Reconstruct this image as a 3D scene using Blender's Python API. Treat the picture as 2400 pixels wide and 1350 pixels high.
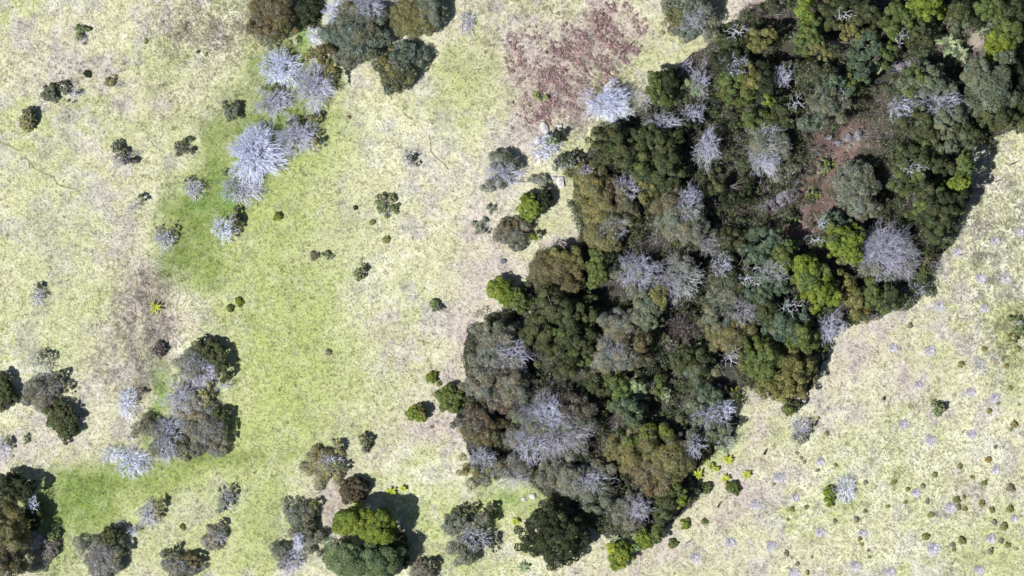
import bpy, bmesh, math
import numpy as np
from mathutils import Vector

for o in list(bpy.data.objects):
    bpy.data.objects.remove(o)
SC = bpy.context.scene
COL = SC.collection

# ------------------------------------------------------------------ camera, sky, sun, exposure
CAM_H = 600.0
cam_d = bpy.data.cameras.new("camera")
cam = bpy.data.objects.new("camera", cam_d)
COL.objects.link(cam)
cam.location = (0, 0, CAM_H)
cam.rotation_euler = (0, 0, 0)
cam_d.sensor_width = 36
cam_d.lens = 36 * CAM_H / 160.0
cam_d.clip_start = 1
cam_d.clip_end = 3000
SC.camera = cam

SHD = Vector((1.0, 0.55, 0)).normalized()          # the way shadows fall on the ground
ELEV = math.radians(54)
sun_dir = Vector((-SHD.x * math.cos(ELEV), -SHD.y * math.cos(ELEV), math.sin(ELEV)))
w = bpy.data.worlds.new("World")
SC.world = w
w.use_nodes = True
nt = w.node_tree
nt.nodes.clear()
wo = nt.nodes.new('ShaderNodeOutputWorld')
bg = nt.nodes.new('ShaderNodeBackground')
sky = nt.nodes.new('ShaderNodeTexSky')
sky.sky_type = 'NISHITA'
sky.sun_disc = False
sky.sun_elevation = ELEV
sky.sun_rotation = math.atan2(sun_dir.x, sun_dir.y) % (2 * math.pi)
bg.inputs['Strength'].default_value = 0.05
nt.links.new(sky.outputs[0], bg.inputs[0])
nt.links.new(bg.outputs[0], wo.inputs[0])
sd = bpy.data.lights.new("sun", 'SUN')
sd.energy = 4.9
sd.angle = math.radians(0.5)
sd.color = (1.0, 0.97, 0.93)
sun = bpy.data.objects.new("sun", sd)
COL.objects.link(sun)
sun.location = (-60, -40, 120)
sun.rotation_euler = sun_dir.to_track_quat('Z', 'Y').to_euler()
SC.view_settings.view_transform = 'Standard'
SC.view_settings.look = 'None'
SC.view_settings.gamma = 1
SC.view_settings.exposure = 0.46

# ------------------------------------------------------------------ helpers
PX = 15.0
R = np.random.default_rng(7)


def lin(r, g, b):
    """sRGB 0..255 -> linear"""
    f = lambda c: (c / 12.92 if c <= 0.04045 else ((c + 0.055) / 1.055) ** 2.4)
    return np.array([f(r / 255), f(g / 255), f(b / 255)])


def hash2(ix, iy, s):
    n = (ix.astype(np.int64) * 374761393 + iy.astype(np.int64) * 668265263 + s * 974634777) & 0x7fffffff
    n = ((n ^ (n >> 13)) * 1274126177) & 0x7fffffff
    n = (n ^ (n >> 16)) & 0xffffff
    return n / float(0xffffff)


def vnoise(x, y, s):
    ix = np.floor(x); iy = np.floor(y)
    fx = x - ix; fy = y - iy
    fx = fx * fx * (3 - 2 * fx); fy = fy * fy * (3 - 2 * fy)
    a = hash2(ix, iy, s); b = hash2(ix + 1, iy, s); c = hash2(ix, iy + 1, s); d = hash2(ix + 1, iy + 1, s)
    return (a * (1 - fx) + b * fx) * (1 - fy) + (c * (1 - fx) + d * fx) * fy


def fbm(x, y, s, octv=4, gain=0.55):
    t = 0; amp = 1; tot = 0
    for k in range(octv):
        t = t + amp * vnoise(x * 2 ** k + 13.7 * k, y * 2 ** k - 7.1 * k, s + k)
        tot += amp; amp *= gain
    return t / tot


def blob(px, py, cx, cy, rx, ry, a=0.0):
    """soft ellipse, a in degrees (clockwise in the picture)"""
    c, s = math.cos(math.radians(a)), math.sin(math.radians(a))
    dx = px - cx; dy = py - cy
    u = (dx * c + dy * s) / rx; v = (-dx * s + dy * c) / ry
    return np.clip(1.35 - (u * u + v * v) ** 0.5 * 0.95, 0, 1) ** 1.3


def in_poly(px, py, poly):
    inside = np.zeros(px.shape, bool)
    n = len(poly)
    for i in range(n):
        x1, y1 = poly[i]; x2, y2 = poly[(i + 1) % n]
        if y1 == y2:
            continue
        cnd = ((y1 > py) != (y2 > py)) & (px < (x2 - x1) * (py - y1) / (y2 - y1) + x1)
        inside ^= cnd
    return inside


def line_d(px, py, pts):
    d = np.full(px.shape, 1e9)
    for (x1, y1), (x2, y2) in zip(pts[:-1], pts[1:]):
        L = (x2 - x1) ** 2 + (y2 - y1) ** 2
        t = np.clip(((px - x1) * (x2 - x1) + (py - y1) * (y2 - y1)) / L, 0, 1)
        d = np.minimum(d, np.hypot(px - x1 - t * (x2 - x1), py - y1 - t * (y2 - y1)))
    return d


GULLY = [(2290, -120), (2180, 40), (2110, 150), (2040, 250), (1960, 350), (1880, 450), (1790, 500), (1700, 570),
         (1650, 640), (1640, 720), (1600, 790), (1560, 880), (1530, 950)]
SWALE = [(700, -80), (660, 120), (600, 290), (510, 450), (450, 580), (400, 700), (395, 850), (350, 960), (250, 1110),
         (130, 1200), (60, 1400)]
WOOD = [(1400, 300), (1500, 240), (1590, 150), (1690, 60), (1870, -40), (2440, -60), (2440, 230), (2380, 300), (2290, 330),
        (2280, 450), (2240, 560), (2190, 610), (2180, 680), (2060, 740), (1960, 770), (1920, 880), (1850, 950),
        (1740, 900), (1720, 1010), (1640, 1080), (1620, 1180), (1540, 1240), (1440, 1260), (1330, 1200), (1240, 1130),
        (1120, 1090), (1080, 960), (1100, 760), (1200, 720), (1260, 600), (1350, 580), (1350, 420)]


def gz(x, y):
    """ground height"""
    x = np.asarray(x, float); y = np.asarray(y, float)
    px = x * PX + 1200; py = 675 - y * PX
    far = np.clip((np.hypot(x, y) - 120) / 200, 0, 1)
    z = 1.1 * (fbm(x / 38, y / 38, 51, 2) - 0.5) + 0.10 * (fbm(x / 1.6, y / 1.6, 61, 3) - 0.5)
    z = z - 2.0 * np.exp(-(line_d(px, py, GULLY) / 42) ** 2)
    z = z - 0.8 * np.exp(-(line_d(px, py, SWALE) / 50) ** 2)
    return z + far * 5 * (fbm(x / 120, y / 120, 71, 2) - 0.5)


def gz1(x, y):
    return float(gz(np.array([x]), np.array([y]))[0])


def at(px, py, h=0.0):
    k = (CAM_H - h) / CAM_H
    return (px - 1200) / PX * k, (675 - py) / PX * k


def mesh_obj(name, V, F, mats, parent=None, col=None, midx=None, smooth=False):
    """V (N,3), F (M,k) or list of arrays; one mesh object"""
    me = bpy.data.meshes.new(name)
    Fs = F if isinstance(F, list) else [F]
    me.vertices.add(len(V))
    me.vertices.foreach_set('co', np.ascontiguousarray(V, dtype=np.float32).ravel())
    loops = np.concatenate([f.ravel() for f in Fs]).astype(np.int32)
    starts = []; tot = []; o = 0
    for f in Fs:
        n, k = f.shape
        starts.append(o + np.arange(n) * k); tot.append(np.full(n, k)); o += n * k
    starts = np.concatenate(starts).astype(np.int32); tot = np.concatenate(tot).astype(np.int32)
    me.loops.add(len(loops))
    me.loops.foreach_set('vertex_index', loops)
    me.polygons.add(len(starts))
    me.polygons.foreach_set('loop_start', starts)
    me.polygons.foreach_set('loop_total', tot)
    if midx is not None:
        me.polygons.foreach_set('material_index', midx.astype(np.int32))
    me.polygons.foreach_set('use_smooth', np.full(len(starts), smooth))
    for m in mats:
        me.materials.append(m)
    if col is not None:
        a = me.color_attributes.new('Col', 'FLOAT_COLOR', 'POINT')
        c4 = np.ones((len(V), 4), np.float32); c4[:, :3] = col
        a.data.foreach_set('color', c4.ravel())
    me.update(calc_edges=True)
    ob = bpy.data.objects.new(name, me)
    COL.objects.link(ob)
    if parent is not None:
        ob.parent = parent
    return ob


USED = set()


def tag(o, label, cat, group=None):
    if label in USED:
        print('DUPLICATE LABEL', label)
    USED.add(label)
    o['label'] = label; o['category'] = cat
    if group:
        o['group'] = group
    return o


def empty(name, loc):
    o = bpy.data.objects.new(name, None)
    o.empty_display_size = 0.5
    COL.objects.link(o)
    o.location = loc
    return o


# ------------------------------------------------------------------ materials
def new_mat(name):
    m = bpy.data.materials.new(name)
    m.use_nodes = True
    n = m.node_tree
    n.nodes.clear()
    return m, n, n.nodes.new('ShaderNodeOutputMaterial')


def leaf_mat(name, trans=0.22, rough=0.6, spec=0.25):
    m, n, out = new_mat(name)
    at_ = n.nodes.new('ShaderNodeAttribute'); at_.attribute_name = 'Col'
    tc = n.nodes.new('ShaderNodeNewGeometry')
    no = n.nodes.new('ShaderNodeTexNoise'); no.inputs['Scale'].default_value = 2.6; no.inputs['Detail'].default_value = 3
    n.links.new(tc.outputs['Position'], no.inputs['Vector'])
    mr = n.nodes.new('ShaderNodeMapRange'); mr.inputs['From Min'].default_value = .3; mr.inputs['From Max'].default_value = .7
    mr.inputs['To Min'].default_value = .72; mr.inputs['To Max'].default_value = 1.28
    n.links.new(no.outputs[0], mr.inputs[0])
    mx = n.nodes.new('ShaderNodeVectorMath'); mx.operation = 'SCALE'
    n.links.new(at_.outputs['Color'], mx.inputs[0]); n.links.new(mr.outputs[0], mx.inputs['Scale'])
    p = n.nodes.new('ShaderNodeBsdfPrincipled')
    p.inputs['Roughness'].default_value = rough
    p.inputs['Specular IOR Level'].default_value = spec
    n.links.new(mx.outputs[0], p.inputs['Base Color'])
    if trans > 0:
        t = n.nodes.new('ShaderNodeBsdfTranslucent')
        n.links.new(mx.outputs[0], t.inputs['Color'])
        ms = n.nodes.new('ShaderNodeMixShader'); ms.inputs[0].default_value = trans
        n.links.new(p.outputs[0], ms.inputs[1]); n.links.new(t.outputs[0], ms.inputs[2])
        n.links.new(ms.outputs[0], out.inputs[0])
    else:
        n.links.new(p.outputs[0], out.inputs[0])
    return m


M_LEAF = leaf_mat('leaf')
M_GRASS = leaf_mat('grass_blade', 0.25, 0.7, 0.15)
M_BARK = leaf_mat('bark', 0.0, 0.85, 0.1)
M_TWIG = leaf_mat('bleached_twig', 0.0, 0.8, 0.15)


def ground_mat():
    m, n, out = new_mat('grassland')
    p = n.nodes.new('ShaderNodeBsdfPrincipled')
    p.inputs['Roughness'].default_value = 0.95
    p.inputs['Specular IOR Level'].default_value = 0.05
    a = n.nodes.new('ShaderNodeAttribute'); a.attribute_name = 'Col'
    g = n.nodes.new('ShaderNodeNewGeometry')
    mp = n.nodes.new('ShaderNodeMapping'); mp.inputs['Rotation'].default_value = (0, 0, math.radians(-35))
    mp.inputs['Scale'].default_value = (1.0, 1.7, 1.0)
    n.links.new(g.outputs['Position'], mp.inputs['Vector'])
    n1 = n.nodes.new('ShaderNodeTexNoise'); n1.inputs['Scale'].default_value = 1.9; n1.inputs['Detail'].default_value = 6
    n1.inputs['Roughness'].default_value = 0.7
    n.links.new(mp.outputs[0], n1.inputs['Vector'])
    mr = n.nodes.new('ShaderNodeMapRange'); mr.inputs['From Min'].default_value = .3; mr.inputs['From Max'].default_value = .7
    mr.inputs['To Min'].default_value = .76; mr.inputs['To Max'].default_value = 1.2
    n.links.new(n1.outputs[0], mr.inputs[0])
    mx = n.nodes.new('ShaderNodeVectorMath'); mx.operation = 'SCALE'
    n.links.new(a.outputs['Color'], mx.inputs[0]); n.links.new(mr.outputs[0], mx.inputs['Scale'])
    n.links.new(mx.outputs[0], p.inputs['Base Color'])
    bp = n.nodes.new('ShaderNodeBump'); bp.inputs['Strength'].default_value = 0.45; bp.inputs['Distance'].default_value = 0.2
    n2 = n.nodes.new('ShaderNodeTexNoise'); n2.inputs['Scale'].default_value = 2.6; n2.inputs['Detail'].default_value = 5
    n.links.new(mp.outputs[0], n2.inputs['Vector'])
    n.links.new(n2.outputs[0], bp.inputs['Height']); n.links.new(bp.outputs[0], p.inputs['Normal'])
    n.links.new(p.outputs[0], out.inputs[0])
    return m


def simple_mat(name, c1, c2, scale, rough=0.9, bump=0.4):
    m, n, out = new_mat(name)
    p = n.nodes.new('ShaderNodeBsdfPrincipled')
    p.inputs['Roughness'].default_value = rough
    p.inputs['Specular IOR Level'].default_value = 0.2
    g = n.nodes.new('ShaderNodeNewGeometry')
    n1 = n.nodes.new('ShaderNodeTexNoise'); n1.inputs['Scale'].default_value = scale; n1.inputs['Detail'].default_value = 6
    n.links.new(g.outputs['Position'], n1.inputs['Vector'])
    r = n.nodes.new('ShaderNodeValToRGB')
    r.color_ramp.elements[0].position = .35; r.color_ramp.elements[0].color = (*c1, 1)
    r.color_ramp.elements[1].position = .68; r.color_ramp.elements[1].color = (*c2, 1)
    n.links.new(n1.outputs[0], r.inputs[0]); n.links.new(r.outputs[0], p.inputs['Base Color'])
    bp = n.nodes.new('ShaderNodeBump'); bp.inputs['Strength'].default_value = bump; bp.inputs['Distance'].default_value = 0.1
    n.links.new(n1.outputs[0], bp.inputs['Height']); n.links.new(bp.outputs[0], p.inputs['Normal'])
    n.links.new(p.outputs[0], out.inputs[0])
    return m


M_GROUND = ground_mat()
M_ROCK = simple_mat('grey_stone', (.09, .088, .105), (.24, .23, .27), 2.2)
M_PALEROCK = simple_mat('pale_stone', (.30, .29, .29), (.60, .58, .58), 1.6)
M_PATH = simple_mat('trodden_soil', (.15, .15, .085), (.30, .29, .17), 2.5)

# ------------------------------------------------------------------ the ground's own colours
STRAW = np.array([.475, .475, .305])
CREAM = np.array([.59, .595, .46])
LILAC = np.array([.43, .405, .41])
GREEN = np.array([.335, .388, .135])
DGREEN = np.array([.165, .225, .055])
LUSH = np.array([.13, .255, .06])
PINK = np.array([.46, .395, .375])
MAUVE = np.array([.37, .295, .285])
RUT = np.array([.30, .265, .235])
EARTH = np.array([.15, .11, .10])
RED = np.array([.175, .105, .092])
SHADE_LITTER = np.array([.026, .024, .022])  # leaf litter, blackened so gaps between the crowns read as deep shade

G_BLOBS = [(680, 850, 215, 280, 0, .92), (600, 1010, 150, 70, 0, .75), (620, 620, 170, 180, 0, .7), (760, 480, 150, 120, 0, .4),
           (480, 560, 110, 160, 15, .8), (600, 420, 130, 170, 10, .85), (650, 180, 120, 150, 0, .7), (760, 340, 90, 100, 0, .5), (700, 290, 110, 190, 0, .6),
           (200, 1180, 190, 130, -20, .8), (350, 1130, 240, 60, -15, .8), (560, 1090, 220, 70, -5, .8), (430, 1230, 260, 120, 0, .45),
           (360, 930, 40, 110, 20, .9), (1140, 190, 110, 90, 20, .6), (1080, 160, 60, 80, 0, .8), (1190, 1180, 110, 70, -10, .9),
           (1070, 1270, 110, 110, 0, .75), (2350, 1310, 130, 120, 0, .5), (620, 1270, 90, 130, 0, .7), (590, 60, 60, 120, 0, .5),
           (1040, 250, 140, 60, 30, .3), (400, 150, 70, 50, 0, .5), (370, 195, 60, 50, 0, .5), (2370, 790, 60, 90, 0, .6),
           (1540, 130, 120, 60, 0, .35), (1340, 470, 70, 110, 0, .35), (110, 560, 130, 110, 0, .35), (100, 400, 110, 90, 0, .3),
           (150, 740, 160, 110, 0, .4), (1840, 1040, 40, 30, 0, .6), (1960, 1180, 60, 50, 0, .6), (900, 1250, 200, 90, 0, .2),
           (1630, 1040, 110, 60, 0, .7), (1440, 330, 60, 100, 0, .5), (450, 330, 100, 100, 0, .45), (2380, 900, 40, 90, 0, .4)]
D_BLOBS = [(640, 210, 90, 110, 0, .6), (620, 330, 110, 130, 0, .5), (300, 1130, 230, 50, -14, .5), (150, 1230, 120, 100, 0, .35), (530, 1070, 120, 30, 0, .4), (400, 960, 60, 90, 20, .4), (480, 480, 90, 70, 0, .8), (450, 580, 70, 100, 10, .75), (440, 640, 90, 60, 0, .5), (610, 300, 40, 150, 0, .7), (570, 440, 80, 60, 0, .5),
           (690, 290, 100, 40, 0, .7), (700, 90, 60, 60, 0, .6), (510, 340, 40, 110, 10, .6), (160, 1180, 120, 90, 0, .45),
           (370, 900, 22, 100, 12, .55), (270, 1120, 170, 32, -12, .5), (340, 1000, 30, 60, 0, .5), (460, 1060, 170, 22, -10, .5),
           (120, 1300, 80, 110, 0, .45), (650, 1240, 60, 110, 0, .35), (1200, 1180, 90, 40, 0, .3), (1990, 1190, 30, 30, 0, .4), (240, 1230, 60, 60, 0, .4)]
L_BLOBS = [(500, 460, 24, 50, 20, .8), (200, 1180, 60, 40, 0, .3), (1190, 1150, 60, 30, 0, .4), (560, 690, 10, 10, 0, .1), (350, 930, 18, 90, 15, .5),
           (725, 90, 30, 50, 0, .6)]
P_BLOBS = [(300, 800, 100, 260, 5, .4), (330, 690, 50, 120, 0, .4), (350, 240, 190, 100, 0, .4), (150, 150, 160, 90, 0, .45), (120, 100, 130, 70, 0, .2), (480, 60, 150, 90, 0, .4),
           (970, 1010, 170, 55, -20, .8), (770, 1190, 50, 130, 0, .9), (1130, 600, 90, 210, 0, .85), (1080, 830, 70, 150, 10, .85), (1010, 940, 100, 100, 0, .6), (1330, 520, 50, 90, 0, .6),
           (1300, 590, 70, 40, 0, .8), (1700, 1170, 160, 90, -30, .8), (1520, 1330, 220, 40, 0, .8), (2060, 850, 240, 150, 0, .6), (1780, 1010, 60, 90, 0, .7),
           (400, 790, 45, 75, 0, .8), (1290, 110, 240, 190, 0, .7), (1480, 60, 90, 120, 0, .6), (1240, 330, 80, 130, 0, .6), (940, 780, 50, 80, 0, .4), (870, 1090, 60, 40, 0, .5),
           (1850, 1310, 120, 50, 0, .4), (1760, 20, 80, 60, 0, .9), (2270, 500, 100, 190, 10, .35), (2270, 1190, 60, 40, 0, .3), (130, 1020, 130, 70, 0, .4), (30, 1080, 60, 80, 0, .4)]
M_BLOBS = [(1340, 140, 170, 75, -50, .8), (1300, 215, 100, 85, 0, .85), (1425, 60, 70, 100, 10, .75), (1270, 120, 60, 60, 0, .4), (1305, 250, 60, 60, 0, .7),
           (345, 700, 40, 90, 0, .45), (1780, 15, 60, 40, 0, .6), (770, 1170, 30, 50, 0, .35), (1680, 1190, 50, 30, 0, .35),
           (1500, 1310, 60, 25, 0, .3), (880, 1210, 40, 30, 0, .1), (1450, 150, 30, 30, 0, .3)]
W_BLOBS = [(1140, 530, 90, 200, 0, .5), (990, 1110, 130, 60, 0, .7), (2100, 1090, 250, 160, 0, .6), (2340, 560, 80, 200, 0, .7), (2200, 1290, 160, 70, 0, .3),
           (910, 320, 150, 90, 0, .5), (1300, 400, 40, 30, 0, .9), (1390, 260, 40, 40, 0, .6), (860, 700, 130, 200, 0, .35), (700, 590, 90, 40, 0, .4)]
T_BLOBS = [(335, 690, 38, 110, -4, .95), (350, 780, 34, 90, 0, .8), (300, 850, 60, 70, 0, .5), (295, 560, 26, 70, -10, .6), (430, 30, 40, 60, 0, .4), (500, 60, 90, 50, 0, .45),
           (770, 1170, 34, 60, 0, .5), (270, 480, 30, 60, 0, .35), (1690, 1190, 60, 30, -30, .4), (930, 790, 20, 60, 10, .3)]
C_BLOBS = [(490, 60, 170, 90, 0, .9), (330, 720, 90, 170, 0, .8), (260, 880, 120, 80, 0, .6), (2330, 570, 110, 240, 0, .9), (1250, 60, 200, 160, 0, .5), (1400, 250, 140, 130, 0, .6),
           (300, 220, 200, 90, 0, .4), (130, 150, 140, 90, 0, .4), (2370, 780, 50, 90, 0, .8), (2100, 1130, 300, 220, 0, .1)]
E_BLOBS = [(1965, 345, 125, 85, -30, 1), (1885, 530, 100, 60, -30, .95), (1930, 445, 75, 110, 0, 1), (2040, 270, 60, 60, 0, .8), (2290, 110, 70, 60, 0, .9), (1600, 790, 60, 60, 0, .25),
           (1340, 880, 60, 30, 0, .5), (2060, 290, 60, 60, 0, .7)]


def blobsum(px, py, L):
    t = np.zeros(px.shape)
    for cx, cy, rx, ry, a, s in L:
        t = 1 - (1 - t) * (1 - s * blob(px, py, cx, cy, rx, ry, a))
    return t


def mixc(c, d, f):
    return c * (1 - f[:, None]) + d * f[:, None]


def ground_col(x, y):
    px = x * PX + 1200; py = 675 - y * PX
    # wobble the patch borders
    wx = (fbm(x / 5, y / 5, 3, 4) - .5) * 130; wy = (fbm(x / 5, y / 5, 9, 4) - .5) * 130
    qx = px + wx; qy = py + wy
    n1 = fbm(x / 3.2, y / 3.2, 21, 5, .65); n2 = fbm(x / 1.3, y / 1.3, 31, 4, .7); n3 = fbm(x / 9, y / 9, 41, 4, .6)
    n4 = fbm(x / .55, y / .55, 45, 2, .7)
    c = np.tile(STRAW, (len(x), 1))
    c = mixc(c, GREEN, np.clip((n3 - .46) * 2.6, 0, .5))
    c = mixc(c, CREAM, np.clip((n2 - .50) * 3, 0, .6))
    c = mixc(c, LILAC, np.clip((n1 - .49) * 5, 0, .6))
    W = blobsum(qx, qy, W_BLOBS); c = mixc(c, CREAM, W * np.clip(n1 * 2.0 - .4, 0, .85))
    G = blobsum(qx, qy, G_BLOBS); c = mixc(c, GREEN, np.clip(G * (.45 + 1.0 * n2), 0, .94))
    P = blobsum(qx, qy, P_BLOBS); c = mixc(c, PINK, P * np.clip(n1 * 1.8 - .05, .3, .95) * .85)
    D = blobsum(qx, qy, D_BLOBS); c = mixc(c, DGREEN, np.clip(D * (.45 + 1.1 * n2), 0, .9))
    L = blobsum(qx, qy, L_BLOBS); c = mixc(c, LUSH, np.clip(L * (.3 + 1.2 * n1), 0, .9))
    Mv = blobsum(qx, qy, M_BLOBS); c = mixc(c, MAUVE, np.clip(Mv * (.35 + n2), 0, .85))
    rut = fbm(x / .9 + y / 9, y / 5, 301, 3, .7)
    T_ = blobsum(qx, qy, T_BLOBS); c = mixc(c, RUT, np.clip(T_ * (.2 + 2.4 * np.clip(rut - .3, 0, 1)), 0, .95))
    n5 = fbm(x / 1.7, y / 1.7, 145, 4, .75); n6 = fbm(x / .9 + y / 2, y / .5 - x / 3, 155, 3, .7)
    pur = np.clip((n1 - .44) * 5, 0, 1)
    coarse = np.clip(blobsum(px, py, C_BLOBS) + .0, 0, 1)
    dk = np.clip((n5 - .50) * 8, 0, 1)
    c = c * (1 - (.04 + .12 * pur + .28 * coarse) * dk)[:, None]
    c = c * (1 - .20 * np.clip((n6 - .54) * 7, 0, 1) * (.5 + coarse))[:, None]
    c = mixc(c, CREAM * 1.1, .35 * np.clip((.44 - n5) * 8, 0, 1) * (1 - .8 * np.clip(G + D + P, 0, 1)))
    c = c * (1 - .14 * np.clip((n4 - .60) * 6, 0, 1))[:, None]
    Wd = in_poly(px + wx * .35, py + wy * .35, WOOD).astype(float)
    c = mixc(c, SHADE_LITTER, Wd * .93)
    E = blobsum(qx, qy, E_BLOBS) * (line_d(px, py, GULLY) < 170)
    c = mixc(c, EARTH * 1.1, np.clip(E * np.clip((n1 - .36) * 5, 0, 1), 0, .9))
    c = mixc(c, RED, np.clip(blobsum(qx, qy, [(1965, 350, 100, 60, -30, .9), (1930, 450, 50, 90, 0, .9), (1900, 540, 60, 40, 0, .6), (2290, 140, 30, 20, 0, .6)]) * np.clip((n2 - .4) * 4, 0, 1), 0, .75))
    c = mixc(c, np.array([.36, .32, .27]), np.clip(blobsum(qx, qy, [(2285, 85, 45, 50, 0, .9), (1610, 935, 22, 30, 0, .8), (1990, 320, 30, 20, 0, .5)]) * (n2 + .3), 0, .9))
    return c, Wd


def axis(lim, step, outer):
    a = np.arange(-lim, lim + 1e-6, step)
    o = []; v = lim; s = step
    while v < outer:
        s = min(s * 1.35, 2.2) if v < 190 else s * 1.35
        v += s; o.append(v)
    o = np.array(o)
    return np.concatenate([-o[::-1], a, o])


ax = axis(88, .22, 900); ay = axis(52, .22, 900)
GX, GY = np.meshgrid(ax, ay)
xx = GX.ravel(); yy = GY.ravel()
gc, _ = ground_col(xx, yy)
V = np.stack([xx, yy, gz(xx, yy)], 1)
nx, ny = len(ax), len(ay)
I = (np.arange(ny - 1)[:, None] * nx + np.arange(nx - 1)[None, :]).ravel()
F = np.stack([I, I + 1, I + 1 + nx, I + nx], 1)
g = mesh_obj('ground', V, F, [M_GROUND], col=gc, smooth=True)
g['kind'] = 'structure'


# narrow cattle paths
TRAILS = []
def path(pts, wid, seed):
    rr = np.random.default_rng(seed)
    wid = wid * 1.25
    P = np.array([at(*p) for p in pts])
    seg = np.linalg.norm(np.diff(P, axis=0), axis=1); cum = np.concatenate([[0], np.cumsum(seg)])
    t = np.arange(0, cum[-1], .35)
    X = np.interp(t, cum, P[:, 0]); Y = np.interp(t, cum, P[:, 1])
    X = X + (fbm(t / 3, t * 0 + seed, 5, 3) - .5) * 1.3; Y = Y + (fbm(t / 3, t * 0 + seed + 40, 8, 3) - .5) * 1.3
    dx = np.gradient(X); dy = np.gradient(Y); L = np.hypot(dx, dy)
    nxx, nyy = -dy / L, dx / L
    wl = wid * (.12 + .9 * rr.random(len(t)) ** 1.5); wr = wid * (.12 + .9 * rr.random(len(t)) ** 1.5)
    A = np.stack([X + nxx * wl, Y + nyy * wl], 1); B = np.stack([X - nxx * wr, Y - nyy * wr], 1)
    Vp = np.concatenate([A, B]); n = len(t)
    Vp = np.concatenate([Vp, (gz(Vp[:, 0], Vp[:, 1]) + .03)[:, None]], 1)
    i = np.arange(n - 1)
    i = i[fbm(t[:-1] / 2.2, t[:-1] * 0 + seed * 7, 17, 2) > .36]
    o = mesh_obj('path', Vp, np.stack([i + n, i + n + 1, i + 1, i], 1), [M_PATH])
    o['kind'] = 'structure'
    TRAILS.append((X, Y, wid))


path([(-30, 315), (40, 355), (90, 395), (130, 428), (180, 450)], .28, 1)
path([(905, 215), (935, 250), (965, 285)], .25, 2)
path([(535, 1040), (580, 1048), (640, 1052), (720, 1045)], .16, 3)
path([(1000, 290), (1015, 360), (1060, 395)], .16, 4)
path([(1835, 1005), (1790, 1058), (1760, 1090)], .09, 5)
path([(70, 1110), (85, 1050)], .12, 6)
path([(308, 575), (317, 640), (320, 740), (335, 800), (350, 860)], .2, 7)
path([(413, 640), (417, 700), (410, 770)], .14, 8)
path([(345, 625), (348, 700), (350, 760)], .16, 9)
path([(1650, 1240), (1685, 1190), (1700, 1170)], .1, 10)
path([(185, 965), (230, 962)], .16, 11)
path([(1060, 285), (1090, 255)], .14, 12)


# ------------------------------------------------------------------ leaf faces
def leaf_faces(P, N, ln, wd, rr, narrow=False):
    """P centre, N normal-ish; returns verts and quads"""
    n = len(P)
    N = N / (np.linalg.norm(N, axis=1, keepdims=True) + 1e-9)
    T = rr.normal(size=(n, 3)); T -= N * (T * N).sum(1, keepdims=True); T /= np.linalg.norm(T, axis=1, keepdims=True) + 1e-9
    B = np.cross(N, T)
    ln = ln * rr.uniform(.6, 1.3, n)[:, None] * .5; wd = wd * rr.uniform(.7, 1.3, n)[:, None] * .5
    k = .45 if not narrow else .2
    a = P - T * ln; b = P + B * wd - T * ln * .1; c = P + T * ln; d = P - B * wd + T * ln * k
    Vv = np.stack([a, b, c, d], 1).reshape(-1, 3)
    F = np.arange(n * 4).reshape(n, 4)
    return Vv, F


PAL = {  # leaf colours: darkest, lightest
    'yg': ((.085, .125, .018), (.245, .31, .05)),
    'lime': ((.26, .33, .03), (.42, .47, .06)),
    'gn': ((.05, .082, .02), (.175, .215, .07)),
    'dg': ((.024, .037, .014), (.125, .14, .062)),
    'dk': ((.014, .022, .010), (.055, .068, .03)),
    'gg': ((.07, .09, .055), (.22, .25, .165)),
    'pg': ((.15, .22, .10), (.32, .38, .22)),
    'ol': ((.09, .092, .03), (.26, .25, .095)),
    'bo': ((.075, .068, .030), (.21, .185, .095)),
    'br': ((.055, .045, .028), (.15, .125, .08)),
    'bl': ((.044, .072, .044), (.15, .205, .132)),
    'gb': ((.085, .092, .062), (.26, .27, .19)),
    'mg': ((.06, .095, .04), (.19, .25, .12)),
    'so': ((.17, .18, .06), (.31, .31, .13)),
    'sg': ((.18, .17, .12), (.31, .29, .21)),
    'sa': ((.20, .17, .07), (.32, .27, .12)),
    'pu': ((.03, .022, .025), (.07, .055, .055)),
}
DEADC = {'s': (.50, .51, .57), 'w': (.64, .675, .83), 'l': (.47, .475, .59), 'g': (.33, .33, .375), 'b': (.22, .20, .19), 'gg': (.44, .46, .46)}


def harm(rr, n=7, amp=.17):
    a = rr.normal(size=n) * amp / np.arange(1, n + 1) ** .5; p = rr.uniform(0, 6.28, n)
    return lambda th: 1 + sum(a[k] * np.cos((k + 2) * th + p[k]) for k in range(n))


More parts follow.
